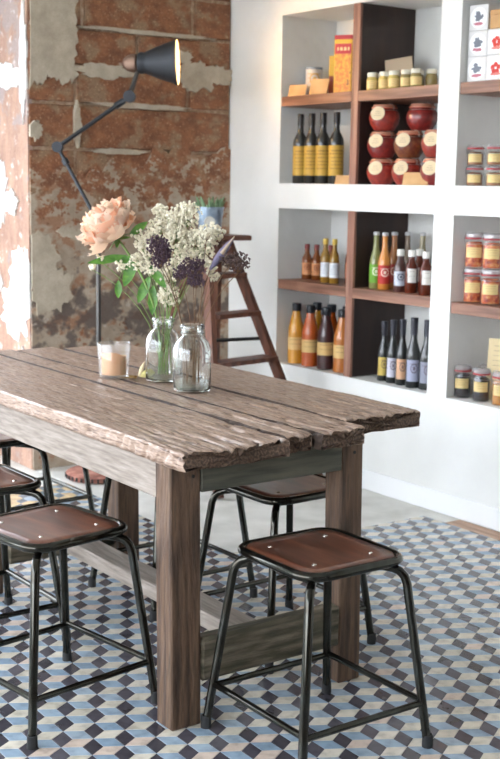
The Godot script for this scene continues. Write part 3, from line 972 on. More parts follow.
func lamp() -> void:
	var c := Vector3(-5.325, 0, -2.905)
	var o := thing("floor_lamp", "black jointed floor lamp with a cone shade on a rusty round base", "lamp", c)
	var st := begin()
	lathe(st, prof([0.0, 0.0, 0.15, 0.0, 0.163, 0.004, 0.165, 0.03, 0.155, 0.036, 0.05, 0.042, 0.045, 0.05, 0.0, 0.05]), 40)
	part("base", done(st), M.rust, o)
	for k in 36:
		var t := TAU * k / 36
		var g := part("base_notch", box(Vector3(-0.006, 0.006, -0.004), Vector3(0.006, 0.026, 0.005), 0.001), M.rubber, o, Vector3(cos(t) * 0.165, 0, sin(t) * 0.165))
		g.rotation.y = -t
	part("hub", turned(prof([0.045, 0.05, 0.04, 0.075, 0.022, 0.085, 0.016, 0.09, 0.0, 0.09]), 16), M.galv, o)
	part("pole", rod([Vector3(0, 0.06, 0), Vector3(0, 1.275, 0)], 0.0125, 10), M.lampsteel, o)
	var elbow := Vector3(-5.497, 1.638, -2.775) - c
	var wrist := Vector3(-5.33, 1.888, -3.083) - c
	var neck := Vector3(-5.338, 2.02, -3.135) - c
	var top := Vector3(0, 1.275, 0)
	part("joint", rod([top + Vector3(0.014, 0, 0.011), top - Vector3(0.014, 0, 0.011)], 0.024, 12), M.lampblack, o)
	part("lower_arm", rod([top, elbow], 0.010, 8), M.lampblack, o)
	part("joint", rod([elbow + Vector3(0.02, 0, 0.014), elbow - Vector3(0.02, 0, 0.014)], 0.027, 12), M.lampblack, o)
	part("collar", rod([elbow.lerp(top, 0.16), elbow.lerp(top, 0.23)], 0.017, 10), M.lampblack, o)
	part("upper_arm", rod([elbow, wrist], 0.0105, 8), M.lampblack, o)
	part("collar", rod([wrist.lerp(elbow, 0.08), wrist.lerp(elbow, 0.2)], 0.017, 10), M.lampblack, o)
	part("joint", rod([wrist + Vector3(0.018, 0, 0.013), wrist - Vector3(0.018, 0, 0.013)], 0.03, 12), M.lampblack, o)
	part("neck", rod([wrist, neck], 0.012, 8), M.lampsteel, o)
	# the shade opens towards the shelf wall
	var axis := Vector3(0.602, 0.035, -0.78).normalized()
	var tail := Vector3(-5.383, 2.05, -3.085) - c
	var sh := Node3D.new()
	sh.name = "shade_head"
	o.add_child(sh)
	aim(sh, tail, axis)
	var shade := part("shade", turned(prof([0.03, 0.062, 0.047, 0.067, 0.053, 0.084, 0.050, 0.10, 0.056, 0.114, 0.073, 0.155, 0.089, 0.20, 0.102, 0.24, 0.110, 0.25, 0.1105, 0.262]), 36), M.lampblack, sh)
	shade.set_meta("label", "black metal cone shade")
	var lin := mat(col(245, 240, 228), 0.5)
	part("shade_lining", turned(prof([0.1085, 0.262, 0.1075, 0.252, 0.099, 0.241, 0.086, 0.201, 0.070, 0.156, 0.053, 0.115, 0.047, 0.10, 0.049, 0.084, 0.04, 0.07, 0.0, 0.068]), 36), lin, sh)
	part("socket", turned(prof([0.0, -0.03, 0.005, -0.028, 0.006, -0.01, 0.022, -0.004, 0.036, 0.012, 0.044, 0.036, 0.045, 0.056, 0.034, 0.066, 0.0, 0.066]), 24), M.brass, sh)
	var bm := mat(col(255, 236, 196), 0.4)
	bm.emission_enabled = true
	bm.emission = col(255, 206, 132)
	bm.emission_energy_multiplier = 9.0
	part("bulb", turned(prof([0.0, 0.0685, 0.012, 0.069, 0.014, 0.08, 0.024, 0.09, 0.03, 0.104, 0.027, 0.119, 0.015, 0.13, 0.0, 0.133]), 16), bm, sh)
	var l := OmniLight3D.new()
	l.name = "lamp_light"
	l.light_color = col(255, 206, 140)
	l.light_energy = 0.05
	l.light_size = 0.03
	l.omni_range = 15.0
	l.omni_attenuation = 2.0
	l.shadow_enabled = true
	sh.add_child(l)
	l.position = Vector3(0, 0.105, 0)

# ================================================================ step ladder with a potted plant
func slat(a: Vector3, b: Vector3, w: float, t: float, wide: Vector3) -> ArrayMesh:
	# a bar of rectangular section from a to b; wide points along its broad side
	var st := begin()
	st.set_smooth_group(-1)
	var d := (b - a).normalized()
	var x := (wide - d * wide.dot(d)).normalized() * w / 2
	var y := d.cross(x).normalized() * t / 2
	var r := []
	for e in [a, b]: r.append([e + x + y, e - x + y, e - x - y, e + x - y])
	for k in 4:
		var k2 := (k + 1) % 4
		quad(st, r[0][k], r[0][k2], r[1][k2], r[1][k], (r[0][k] + r[0][k2]) / 2 - a)
	quad(st, r[0][0], r[0][1], r[0][2], r[0][3], -d)
	quad(st, r[1][0], r[1][1], r[1][2], r[1][3], d)
	return done(st)

func ladder() -> void:
	var c := Vector3(-5.0, 0, -3.45)
	var o := thing("step_ladder", "reddish brown wooden step ladder in the corner behind the table", "ladder", c)
	var nt := Vector3(-5.03, 1.195, -3.345) - c
	var nb := Vector3(-4.635, 0.005, -3.165) - c
	var ft := Vector3(-5.10, 1.195, -3.515) - c
	var fb := Vector3(-4.715, 0.005, -3.835) - c
	for r in [[nt, nb], [ft, fb]]:
		part("rail", slat(r[0], r[1], 0.058, 0.026, Vector3(1, 0.3, 0)), M.ladder, o)
	for h in [1.02, 0.83, 0.605, 0.385, 0.165]:
		var f: float = 1.0 - h / 1.19
		var a := nt.lerp(nb, f)
		var b := ft.lerp(fb, f)
		var d := (b - a).normalized() * 0.012
		part("tread", slat(a + d, b - d, 0.11, 0.022, Vector3(1, 0, 0)), M.ladder, o)
	var br1 := Vector3(-5.50, 0.005, -3.09) - c
	var br2 := Vector3(-5.53, 0.005, -3.74) - c
	var t1 := Vector3(-5.11, 1.19, -3.36) - c
	var t2 := Vector3(-5.16, 1.19, -3.5) - c
	part("rear_leg", slat(t1, br1, 0.045, 0.024, Vector3(1, 0.3, 0)), M.ladder, o)
	part("rear_leg", slat(t2, br2, 0.045, 0.024, Vector3(1, 0.3, 0)), M.ladder, o)
	part("rear_bar", slat(t1.lerp(br1, 0.62), t2.lerp(br2, 0.62), 0.04, 0.018, Vector3(0, 1, 0)), M.ladder, o)
	var h2 := 1.0 - 0.715 / 1.19
	part("iron_brace", rod([nt.lerp(nb, h2) - Vector3(0.03, 0, -0.02), ft.lerp(fb, h2) - Vector3(0.03, 0.02, 0)], 0.009, 8), M.rubber, o)
	part("top_cap", box(Vector3(-5.185, 1.197, -3.575) - c, Vector3(-4.965, 1.222, -3.285) - c, 0.005), M.ladder, o)
	# galvanised pot
	var p := thing("potted_plant", "succulent in a small galvanised bucket on top of the step ladder", "plant", Vector3(-5.06, 1.222, -3.385))
	part("pot", turned(prof([0.0, 0.0, 0.05, 0.0, 0.053, 0.004, 0.0665, 0.128, 0.070, 0.131, 0.070, 0.138, 0.065, 0.138, 0.063, 0.12, 0.0, 0.12]), 28), M.galv, p)
	part("soil", turned(prof([0.0625, 0.118, 0.06, 0.125, 0.0, 0.128]), 20), M.soil, p)
	var em := Node3D.new()
	var ring := part("emblem", turned(prof([0.026, 0.0, 0.028, 0.002, 0.024, 0.003, 0.022, 0.0018, 0.012, 0.0018, 0.011, 0.003, 0.0, 0.003]), 20), mat(col(196, 192, 182), 0.6), p)
	aim(ring, Vector3(0.81 * 0.0585, 0.066, 0.58 * 0.0585), Vector3(0.81, -0.09, 0.58))
	em.free()
	rng.seed = 31
	for k in 46:
		var t := rng.randf() * TAU
		var rr := sqrt(rng.randf()) * 0.058
		var base := Vector3(cos(t) * rr, 0.118, sin(t) * rr)
		var tip := base + Vector3(cos(t) * (0.012 + rr * 0.35), 0.03 + rng.randf() * 0.045, sin(t) * (0.012 + rr * 0.35))
		part("leaf", rod([base, base.lerp(tip, 0.35) + Vector3(0, 0.004, 0), base.lerp(tip, 0.7) + Vector3(0, 0.004, 0), tip], [0.004, 0.0068, 0.0055, 0.001], 6), M.succulent, p)

# ================================================================ goods in the niches
# the side of a round thing that faces into the room carries the label
const FACE := 0.62        # angle of the middle of a label, from +x towards +z

func band(r: float, y0: float, y1: float, half: float, mid := FACE, r1 := -1.0) -> ArrayMesh:
	var st := begin()
	st.set_smooth_group(0)
	var n := 12
	if r1 < 0.0: r1 = r
	for k in n:
		var p := []
		for e in [[k, y0, r], [k + 1, y0, r], [k + 1, y1, r1], [k, y1, r1]]:
			var t: float = mid - half + 2 * half * e[0] / n
			p.append([Vector3(cos(t) * e[2], e[1], sin(t) * e[2]), Vector2(1.0 - float(e[0]) / n, 1.0 if e[1] == y0 else 0.0)])
		var mt := mid - half + 2 * half * (k + 0.5) / n
		for q in [0, 1, 2, 0, 2, 3]:
			st.set_uv(p[q][1])
			st.add_vertex(p[q][0])
		if mt > 99.0: break
	return done(st)

func print_tex(bg: Color, ink: Color, sd: int, rows := 5, pic := false) -> ImageTexture:
	# a small printed label: lines of type and, on some, a round device
	var im := Image.create(64, 64, false, Image.FORMAT_RGB8)
	im.fill(bg)
	var r := RandomNumberGenerator.new()
	r.seed = sd
	for k in rows:
		var y := 10 + k * 46 / rows
		var x := 10 + r.randi() % 8
		while x < 52:
			var w := 2 + r.randi() % 6
			im.fill_rect(Rect2i(x, y, mini(w, 54 - x), 3 if k == 0 else 2), bg.lerp(ink, 0.75))
			x += w + 2
	if pic:
		for y in 64:
			for x in 64:
				var d := Vector2(x - 32, y - 24).length()
				if d < 15: im.set_pixel(x, y, ink if d > 11 or (absi(x - 32) < 5 and absi(y - 24) < 6) else bg)
	return ImageTexture.create_from_image(im)

func label_mat(bg: Color, ink: Color, sd: int, rows := 5, pic := false) -> StandardMaterial3D:
	var m := mat(Color.WHITE, 0.6)
	m.albedo_texture = print_tex(bg, ink, sd, rows, pic)
	m.cull_mode = BaseMaterial3D.CULL_DISABLED
	return m

func vessel(called: String, label: String, cat: String, at: Vector3, group: String, parts: Array, turn := 0.0) -> Node3D:
	var o := thing(called, label, cat, at, turn, group)
	for p in parts:
		part(p[0], p[1], p[2], o, p[3] if p.size() > 3 else Vector3.ZERO)
	return o

func card(label: String, at: Vector3, w: float, h: float, turn: float, m: Material, lines := 0) -> void:
	var o := thing("price_card", label, "card", at, turn, "small price cards on the shelves")
	var sheet := part("card_board", box(Vector3(-w / 2, 0, -0.002), Vector3(w / 2, h, 0.002), 0.0005), m, o)
	sheet.rotation.x = -0.28
	part("foot", box(Vector3(-w / 2, 0, -0.03), Vector3(w / 2, 0.006, 0.004), 0.0005), m, o)
	for k in lines:
		part("print_line", box(Vector3(-w * 0.36, h * (0.8 - 0.17 * k) - 0.0018, 0.0019), Vector3(w * (0.3 - 0.1 * (k % 2)), h * (0.8 - 0.17 * k) + 0.0018, 0.0024)), M.ink, sheet)

func shelf_goods() -> void:
	upper_left()
	upper_right()
	lower_left()
	lower_right()
	second_niche()

func upper_left() -> void:
	var s := 1.924
	var cm: Material = M.card
	card("left of two kraft cards before the silver tin", Vector3(-5.095, s, -3.935), 0.105, 0.062, 0.35, cm)
	card("kraft card between the silver tin and the yellow boxes", Vector3(-4.92, s, -3.935), 0.105, 0.082, 0.35, cm)
	# tin
	var tm := label_mat(col(210, 206, 202), col(198, 160, 96), 5, 4, true)
	vessel("tin_can", "silver and white tin behind the kraft cards, upper left shelf", "tin", Vector3(-5.112, s, -4.06), "", [
		["body", turned(prof([0.0, 0.0, 0.044, 0.0, 0.045, 0.003, 0.045, 0.15, 0.044, 0.153, 0.0, 0.153]), 24), M.galv],
		["paper_label", band(0.0455, 0.012, 0.142, 1.3), tm]])
	# slim box and tall packet
	var o := thing("carton", "slim yellow and red carton beside the big yellow packet", "box", Vector3(-4.95, s, -4.06), 0.5)
	part("body", box(Vector3(-0.02, 0, -0.02), Vector3(0.02, 0.2, 0.02), 0.001), mat(col(200, 160, 40), 0.5), o)
	part("lower_band", box(Vector3(-0.0205, 0.0, -0.0205), Vector3(0.0205, 0.1, 0.0205), 0.001), mat(col(132, 52, 40), 0.5), o)
	o = thing("snack_packet", "tall red and yellow packet, tallest thing on the upper left shelf", "packet", Vector3(-4.815, s, -4.02), 0.55)
	part("body", box(Vector3(-0.047, 0, -0.035), Vector3(0.047, 0.285, 0.035), 0.003), mat(col(240, 190, 40), 0.4), o)
	part("red_top", box(Vector3(-0.0475, 0.262, -0.0355), Vector3(0.0475, 0.286, 0.0355), 0.003), mat(col(190, 32, 36), 0.4), o)
	var face := mat(Color.WHITE, 0.4)
	var im := Image.create(64, 128, false, Image.FORMAT_RGB8)
	for y in 128:
		for x in 64:
			var n := fbm(x * 0.05, y * 0.05, 500.0)
			var c := col(244, 186, 50).lerp(col(226, 120, 34), clampf(0.4 + n * 1.6, 0, 1))
			if y < 26: c = col(206, 40, 32) if (y > 8 and y < 18 and (x / 5) % 3 != 0 and x > 8 and x < 56) == false else col(250, 220, 150)
			if n < -0.3 and y > 70: c = col(150, 60, 34)
			im.set_pixel(x, y, c)
	face.albedo_texture = ImageTexture.create_from_image(im)
	var st := begin()
	for v in [[-0.043, 0.0, 0, 1], [-0.043, 0.24, 0, 0], [0.043, 0.24, 1, 0], [-0.043, 0.0, 0, 1], [0.043, 0.24, 1, 0], [0.043, 0.0, 1, 1]]:
		st.set_uv(Vector2(v[2], v[3]))
		st.add_vertex(Vector3(v[0], v[1] + 0.004, 0.0356))
	part("printed_face", done(st), face, o)
	st = begin()
	bx(st, Vector3(-0.001, 0, -0.032), Vector3(0.001, 0.26, 0.032))
	part("side_band", done(st), mat(col(206, 48, 36), 0.4), o, Vector3(0.047, 0.0, 0))
	# dark bottles below
	var dark := mat(col(20, 20, 17), 0.12)
	dark.clearcoat_enabled = true
	var body := turned(prof([0.0, 0.0, 0.035, 0.0, 0.038, 0.004, 0.038, 0.205, 0.036, 0.222, 0.026, 0.243, 0.0165, 0.262, 0.0145, 0.285, 0.0145, 0.30]), 20)
	var cap := turned(prof([0.0155, 0.295, 0.0165, 0.30, 0.0165, 0.352, 0.0155, 0.356, 0.0, 0.357]), 16)
	var cm2 := mat(col(26, 22, 24), 0.45)
	var bl := band(0.0385, 0.042, 0.192, 1.45)
	var bm := label_mat(col(200, 158, 64), col(120, 80, 30), 6, 6)
	var names := ["first dark bottle with gold label from the left, upper niche", "second dark bottle with gold label from the left, upper niche", "third dark bottle with gold label from the left, upper niche", "fourth and rightmost dark bottle with gold label, upper niche"]
	var xs := [-5.105, -5.012, -4.918, -4.812]
	for k in 4:
		vessel("oil_bottle", names[k], "bottle", Vector3(xs[k], R1, -3.975), "dark bottles with gold labels", [["body", body, dark], ["capsule", cap, cm2], ["paper_label", bl, bm]])
	card("small kraft card against the divider beside the gold-labelled bottles", Vector3(-4.69, R1, -3.93), 0.10, 0.045, 0.45, cm)

func upper_right() -> void:
	var s := 1.924
	# little jars with white lids
	var jar := turned(prof([0.0, 0.0, 0.025, 0.0, 0.027, 0.003, 0.0275, 0.05, 0.023, 0.06, 0.022, 0.066]), 16)
	var lid := turned(prof([0.0235, 0.062, 0.0245, 0.064, 0.0245, 0.080, 0.022, 0.083, 0.0, 0.084]), 16)
	var jm := mat(col(206, 180, 106), 0.2)
	var gm := mat(col(150, 132, 84), 0.2)
	var lm := mat(col(232, 226, 206), 0.35)
	var lb := band(0.0279, 0.008, 0.046, 1.2)
	var lbm := label_mat(col(236, 206, 140), col(150, 110, 60), 8, 3)
	var words := ["first", "second", "third", "fourth", "fifth", "sixth"]
	for k in 5:
		vessel("spice_jar", "%s small white-lidded jar from the left in the front row, upper right shelf" % words[k], "jar", Vector3(-4.520 + 0.0755 * k, s, -3.945 - 0.008 * (k % 2)), "small white-lidded jars", [["glass_body", jar, jm if k < 3 else gm], ["lid", lid, lm], ["paper_label", lb, lbm]])
	for k in 5:
		vessel("spice_jar", "%s small jar from the left in the back row, upper right shelf" % words[k], "jar", Vector3(-4.53 + 0.085 * k, s, -4.015), "small white-lidded jars", [["glass_body", jar, gm], ["lid", lid, lm]])
	# a card leaning up behind them
	var o := thing("price_card", "pale card leaning above the small white-lidded jars", "card", Vector3(-4.475, s, -4.075), 0.62, "small price cards on the shelves")
	part("stand", box(Vector3(-0.05, 0, -0.006), Vector3(0.05, 0.10, 0.0), 0.001), mat(col(120, 96, 80), 0.7), o)
	var sheet := part("card_board", box(Vector3(-0.066, 0.0, -0.002), Vector3(0.066, 0.085, 0.002), 0.0005), mat(col(214, 190, 160), 0.7), o, Vector3(0, 0.092, 0.0))
	sheet.rotation = Vector3(-0.6, 0, 0.2)
	# bulbous preserve jars with round tags
	var bulb := turned(prof([0.0, 0.0, 0.045, 0.0, 0.05, 0.004, 0.068, 0.032, 0.0745, 0.058, 0.071, 0.082, 0.058, 0.1, 0.052, 0.106]), 24)
	var gl := turned(prof([0.054, 0.104, 0.061, 0.106, 0.061, 0.112, 0.056, 0.114, 0.054, 0.122, 0.03, 0.1255, 0.0, 0.1255]), 24)
	var ringm := turned(prof([0.0535, 0.1035, 0.0625, 0.1045, 0.0625, 0.1085, 0.0535, 0.109]), 24)
	var clip := begin()
	tube(clip, [Vector3(0.062, 0.095, 0), Vector3(0.068, 0.11, 0), Vector3(0.05, 0.124, 0), Vector3(0.03, 0.127, 0)], 0.0016, 5)
	tube(clip, [Vector3(-0.062, 0.095, 0), Vector3(-0.068, 0.11, 0), Vector3(-0.05, 0.124, 0), Vector3(-0.03, 0.127, 0)], 0.0016, 5)
	var hoop := []
	for k in 21: hoop.append(Vector3(cos(TAU * k / 20) * 0.063, 0.095, sin(TAU * k / 20) * 0.063))
	tube(clip, hoop, 0.0012, 4, false)
	var clipm := done(clip)
	var tag_mesh := turned(prof([0.0, -0.0012, 0.034, -0.0012, 0.0345, 0.0, 0.034, 0.0012, 0.0, 0.0012]), 24)
	var tag_m := mat(col(236, 214, 176), 0.7)
	var reds := []
	for c in [[col(124, 24, 18), col(176, 56, 34)], [col(96, 30, 20), col(150, 96, 40)], [col(104, 18, 20), col(160, 40, 30)]]:
		var m := triplanar(mat(Color.WHITE, 0.14), Vector3(9, 9, 9), noise_tex(0.03, [[0.0, c[0]], [0.5, c[0].lerp(c[1], 0.4)], [1.0, c[1]]], 2, 91 + reds.size(), 128))
		m.clearcoat_enabled = true
		reds.append(m)
	var lidm := mat(col(176, 120, 96), 0.2)
	var rubm := mat(col(196, 110, 84), 0.5)
	var wire := mat(col(180, 176, 168), 0.3, 1.0)
	var rows := [
		["bottom row left", -4.475, 0, 0, true], ["bottom row middle", -4.298, 0, 0, true], ["bottom row right", -4.106, 0, 2, true],
		["middle row left", -4.478, 1, 2, true], ["middle row middle", -4.29, 1, 1, true], ["middle row right", -4.104, 1, 0, true],
		["top row left", -4.470, 2, 0, true], ["top row right and set back", -4.29, 2, 2, false]]
	for r in rows:
		var z := -3.985 if r[4] else -4.06
		var at := Vector3(r[1], R1 + 0.127 * r[2], z)
		var j := vessel("preserve_jar", "bulbous jar of red preserves, %s of the stack" % r[0] + (", with a round tag" if r[4] else ""), "jar", at, "bulbous preserve jars in the upper niche", [["glass_body", bulb, reds[r[3]]], ["lid", gl, lidm], ["rubber_ring", ringm, rubm], ["wire_clip", clipm, wire]])
		if r[4]:
			var t := part("round_tag", tag_mesh, tag_m, j)
			aim(t, Vector3(0.028, 0.079, 0.068), Vector3(0.52, 0.34, 0.78))
			for k in 3:
				part("print_line", box(Vector3(-0.018 + 0.003 * k, 0.0012, -0.012 + 0.01 * k), Vector3(0.018 - 0.003 * k, 0.0016, -0.0105 + 0.01 * k)), M.faint, t)
	card("kraft card before the bulbous jars at the right post", Vector3(-4.155, R1, -3.902), 0.125, 0.06, 0.4, M.card)

func lower_left() -> void:
	var s := 0.98
	var amber := mat(col(122, 66, 30), 0.12)
	var pinch := turned(prof([0.0, 0.0, 0.026, 0.0, 0.028, 0.003, 0.028, 0.10, 0.024, 0.118, 0.0135, 0.138, 0.0115, 0.165]), 16)
	var pcap := turned(prof([0.013, 0.16, 0.0138, 0.163, 0.0138, 0.182, 0.012, 0.186, 0.0, 0.186]), 14)
	var capm := mat(col(120, 38, 32), 0.4)
	var plab := band(0.0284, 0.025, 0.09, 1.25)
	var plabm := label_mat(col(216, 150, 100), col(150, 70, 40), 14, 4, true)
	var w := ["leftmost", "second", "third"]
	for k in 3:
		vessel("sauce_bottle", "%s small amber bottle with a red cap, lower niche upper shelf" % w[k], "bottle", Vector3([-5.115, -5.04, -4.972][k], s, [-4.045, -4.05, -4.09][k]), "small amber bottles with red caps", [["glass_body", pinch, amber], ["cap", pcap, capm], ["paper_label", plab, plabm]])
	var oil := mat(col(150, 112, 44), 0.1)
	var deep := mat(col(96, 52, 30), 0.1)
	var slim := turned(prof([0.0, 0.0, 0.024, 0.0, 0.026, 0.003, 0.026, 0.125, 0.022, 0.145, 0.0125, 0.168, 0.0115, 0.2]), 16)
	var scap := turned(prof([0.0128, 0.196, 0.0138, 0.198, 0.0138, 0.222, 0.012, 0.226, 0.0, 0.226]), 14)
	var gold := mat(col(214, 178, 74), 0.35)
	var slab := band(0.0264, 0.03, 0.105, 1.2)
	var slabm := label_mat(col(232, 236, 240), col(120, 130, 150), 15, 5)
	var slabm2 := label_mat(col(186, 104, 60), col(110, 50, 30), 16, 4)
	for k in 5:
		var front := k < 2
		var x: float = [-4.888, -4.815, -4.78, -4.70, -4.68][k]
		var z: float = [-3.985, -3.985, -4.06, -4.03, -4.12][k]
		var lab: String = ["left one of two yellow-capped bottles with white labels", "right one of two yellow-capped bottles with white labels", "yellow-capped bottle with brown label right of the white-labelled pair", "yellow-capped bottle half hidden by the divider, lower niche", "rearmost yellow-capped bottle by the divider, lower niche"][k]
		vessel("oil_bottle_slim", lab, "bottle", Vector3(x, s, z), "yellow-capped slim bottles", [["glass_body", slim, oil if front else deep], ["cap", scap, gold], ["paper_label", slab, slabm if front else slabm2]])
	# juice bottles on the niche floor
	var jb := turned(prof([0.0, 0.0, 0.038, 0.0, 0.0435, 0.004, 0.0435, 0.165, 0.041, 0.19, 0.031, 0.23, 0.0225, 0.262, 0.021, 0.285]), 20)
	var jc := turned(prof([0.0225, 0.28, 0.024, 0.282, 0.024, 0.315, 0.022, 0.32, 0.0, 0.32]), 16)
	var jl := band(0.0439, 0.075, 0.142, 1.5)
	var jlm := label_mat(col(228, 190, 124), col(130, 90, 50), 17, 2)
	var blackcap := mat(col(34, 38, 44), 0.45)
	var tints := [col(214, 148, 36), col(196, 88, 24), col(62, 22, 24), col(190, 110, 32)]
	var what := ["yellow", "orange", "dark red", "amber"]
	for k in 4:
		var m := mat(tints[k], 0.1)
		m.clearcoat_enabled = true
		vessel("juice_bottle", "%s juice bottle with cream label and black cap, front row" % what[k], "bottle", Vector3([-5.105, -4.982, -4.855, -4.728][k], R2, [-3.975, -3.972, -3.975, -3.978][k]), "juice bottles on the lower niche floor", [["glass_body", jb, m], ["cap", jc, blackcap], ["paper_label", jl, jlm]])
	for k in 4:
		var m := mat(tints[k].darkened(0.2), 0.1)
		vessel("juice_bottle", "%s juice bottle with black cap, back row" % what[k], "bottle", Vector3([-5.085, -4.965, -4.84, -4.72][k], R2, -4.10), "juice bottles on the lower niche floor", [["glass_body", jb, m], ["cap", jc, blackcap]])

func lower_right() -> void:
	var s := 0.98
	var soda := turned(prof([0.0, 0.0, 0.029, 0.0, 0.031, 0.003, 0.031, 0.125, 0.028, 0.148, 0.0165, 0.19, 0.0135, 0.215, 0.0135, 0.262]), 18)
	var sc := turned(prof([0.0135, 0.258, 0.0162, 0.258, 0.0155, 0.27, 0.012, 0.2745, 0.0, 0.275]), 16)
	var scm := mat(col(196, 196, 196), 0.4)
	var sl := band(0.0314, 0.028, 0.118, 1.4)
	var defs := [
		["soda bottle with green label, leftmost beside the dark divider", -4.515, -4.0, col(126, 128, 66), label_mat(col(112, 168, 52), col(236, 240, 220), 18, 2, true)],
		["orange soda bottle with red label, right of the green-labelled one", -4.435, -3.985, col(206, 130, 44), label_mat(col(186, 42, 36), col(244, 226, 206), 19, 2, true)],
		["amber soda bottle behind, third white cap from the divider", -4.483, -4.09, col(168, 104, 48), label_mat(col(170, 46, 36), col(240, 220, 200), 20, 2, true)],
		["grey-brown soda bottle behind, fourth white cap from the divider", -4.461, -4.157, col(120, 98, 74), null],
		["pale soda bottle at the back corner, fifth white cap from the divider", -4.395, -4.195, col(150, 140, 104), null]]
	for d in defs:
		var m := mat(d[3], 0.1)
		m.clearcoat_enabled = true
		var ps := [["glass_body", soda, m], ["crown_cap", sc, scm]]
		if d[4]: ps.append(["paper_label", sl, d[4]])
		vessel("soda_bottle", d[0], "bottle", Vector3(d[1], s, d[2]), "tall soda bottles with pale caps", ps)
	var br := turned(prof([0.0, 0.0, 0.029, 0.0, 0.031, 0.003, 0.031, 0.105, 0.027, 0.13, 0.0165, 0.152, 0.0145, 0.178]), 18)
	var bc := turned(prof([0.016, 0.17, 0.0178, 0.172, 0.0178, 0.198, 0.016, 0.201, 0.0, 0.201]), 16)
	var brm := mat(col(66, 26, 20), 0.1)
	brm.clearcoat_enabled = true
	var brm2 := mat(col(88, 36, 20), 0.1)
	var wc := mat(col(232, 230, 222), 0.4)
	var bl := band(0.0314, 0.03, 0.098, 1.2)
	var ov := band(0.0314, 0.05, 0.115, 0.7)
	var greyl := label_mat(col(196, 202, 212), col(60, 64, 84), 22, 3, true)
	var wl := label_mat(col(236, 232, 224), col(130, 120, 110), 23, 2)
	var rows := [["brown syrup bottle with grey label and white cap, leftmost of its group", -4.30, -3.965, brm, bl, greyl], ["brown syrup bottle with white oval label, second white screw cap", -4.228, -3.97, brm2, ov, wl], ["brown syrup bottle set back, third white screw cap", -4.27, -4.06, brm2, ov, wl], ["brown syrup bottle with white oval label next to the white post", -4.105, -3.945, brm2, ov, wl], ["brown syrup bottle at the back by the post", -4.09, -4.07, brm, ov, wl]]
	for r in rows:
		vessel("syrup_bottle", r[0], "bottle", Vector3(r[1], s, r[2]), "brown syrup bottles with white caps", [["glass_body", br, r[3]], ["cap", bc, wc], ["paper_label", r[4], r[5]]])
	# dark bottles with picture labels
	var bb := turned(prof([0.0, 0.0, 0.028, 0.0, 0.03, 0.003, 0.03, 0.135, 0.027, 0.16, 0.0165, 0.2, 0.0135, 0.22, 0.013, 0.295, 0.015, 0.297, 0.015, 0.308, 0.0, 0.31]), 18)
	var dm := mat(col(18, 22, 20), 0.08)
	dm.clearcoat_enabled = true
	var foil := turned(prof([0.0138, 0.235, 0.0145, 0.24, 0.0155, 0.297, 0.0158, 0.31, 0.0, 0.312]), 16)
	var fm := mat(col(44, 44, 54), 0.4)
	var pl := band(0.0304, 0.03, 0.125, 1.1)
	var cols := [[col(206, 180, 92), "yellow"], [col(206, 204, 216), "silver"], [col(222, 176, 140), "peach"], [col(168, 172, 196), "lilac"], [col(150, 152, 168), "grey"]]
	var pos := [[-4.418, -3.985, 1.0], [-4.343, -3.975, 1.05], [-4.273, -3.972, 1.08], [-4.188, -3.965, 1.14], [-4.118, -3.985, 1.12]]
	for k in 5:
		var o := vessel("beer_bottle", "dark bottle with a %s picture label, lower right niche floor" % cols[k][1], "bottle", Vector3(pos[k][0], R2, pos[k][1]), "dark bottles with picture labels", [["glass_body", bb, dm], ["foil", foil, fm], ["paper_label", pl, label_mat(cols[k][0], cols[k][0].lerp(col(90, 70, 80), 0.6), 30 + k, 1, true)]])
		o.scale = Vector3(1.0 if k < 3 else 1.15, pos[k][2] * 0.94, 1.0 if k < 3 else 1.15)

func clip_jar(label: String, at: Vector3, r: float, h: float, fill: Material, group: String, lab: Material, l0: float, l1: float) -> void:
	var o := thing("clip_jar", label, "jar", at, 0.0, group)
	var gh := h * 0.82
	part("contents", turned(prof([0.0, 0.004, r - 0.004, 0.004, r - 0.003, 0.008, r - 0.003, gh - 0.02, r - 0.012, gh - 0.012, 0.0, gh - 0.011]), 20), fill, o)
	part("glass_body", turned(prof([0.0, 0.0, r - 0.002, 0.0, r, 0.004, r, gh - 0.018, r - 0.006, gh - 0.006, r - 0.006, gh]), 20), M.clear, o)
	part("rubber_ring", turned(prof([r - 0.008, gh, r + 0.001, gh, r + 0.001, gh + 0.006, r - 0.008, gh + 0.006]), 20), mat(col(176, 52, 58), 0.5), o)
	part("lid", turned(prof([r - 0.004, gh + 0.006, r - 0.001, gh + 0.01, r - 0.002, h - 0.006, r - 0.01, h, 0.0, h]), 20), glass(Color(0.86, 0.84, 0.84), 0.55, 0.1), o)
	var st := begin()
	for s in [-1, 1]:
		tube(st, [Vector3(s * (r + 0.002), gh - 0.02, 0), Vector3(s * (r + 0.006), gh + 0.004, 0), Vector3(s * (r - 0.004), h + 0.002, 0), Vector3(s * (r - 0.02), h + 0.003, 0)], 0.0018, 5)
	tube(st, [Vector3(r + 0.002, gh - 0.02, 0.0), Vector3(r + 0.009, gh - 0.03, 0.004), Vector3(r + 0.006, gh - 0.045, 0.0)], 0.0018, 5)
	var hoop := []
	for k in 17: hoop.append(Vector3(cos(TAU * k / 16) * (r + 0.002), gh - 0.02, sin(TAU * k / 16) * (r + 0.002)))
	tube(st, hoop, 0.0013, 4, false)
	var w := part("wire_clip", done(st), mat(col(186, 186, 186), 0.3, 1.0), o)
	w.rotation.y = 0.5
	part("paper_label", band(r + 0.0008, l0, l1, 0.85, 0.9), lab, o)

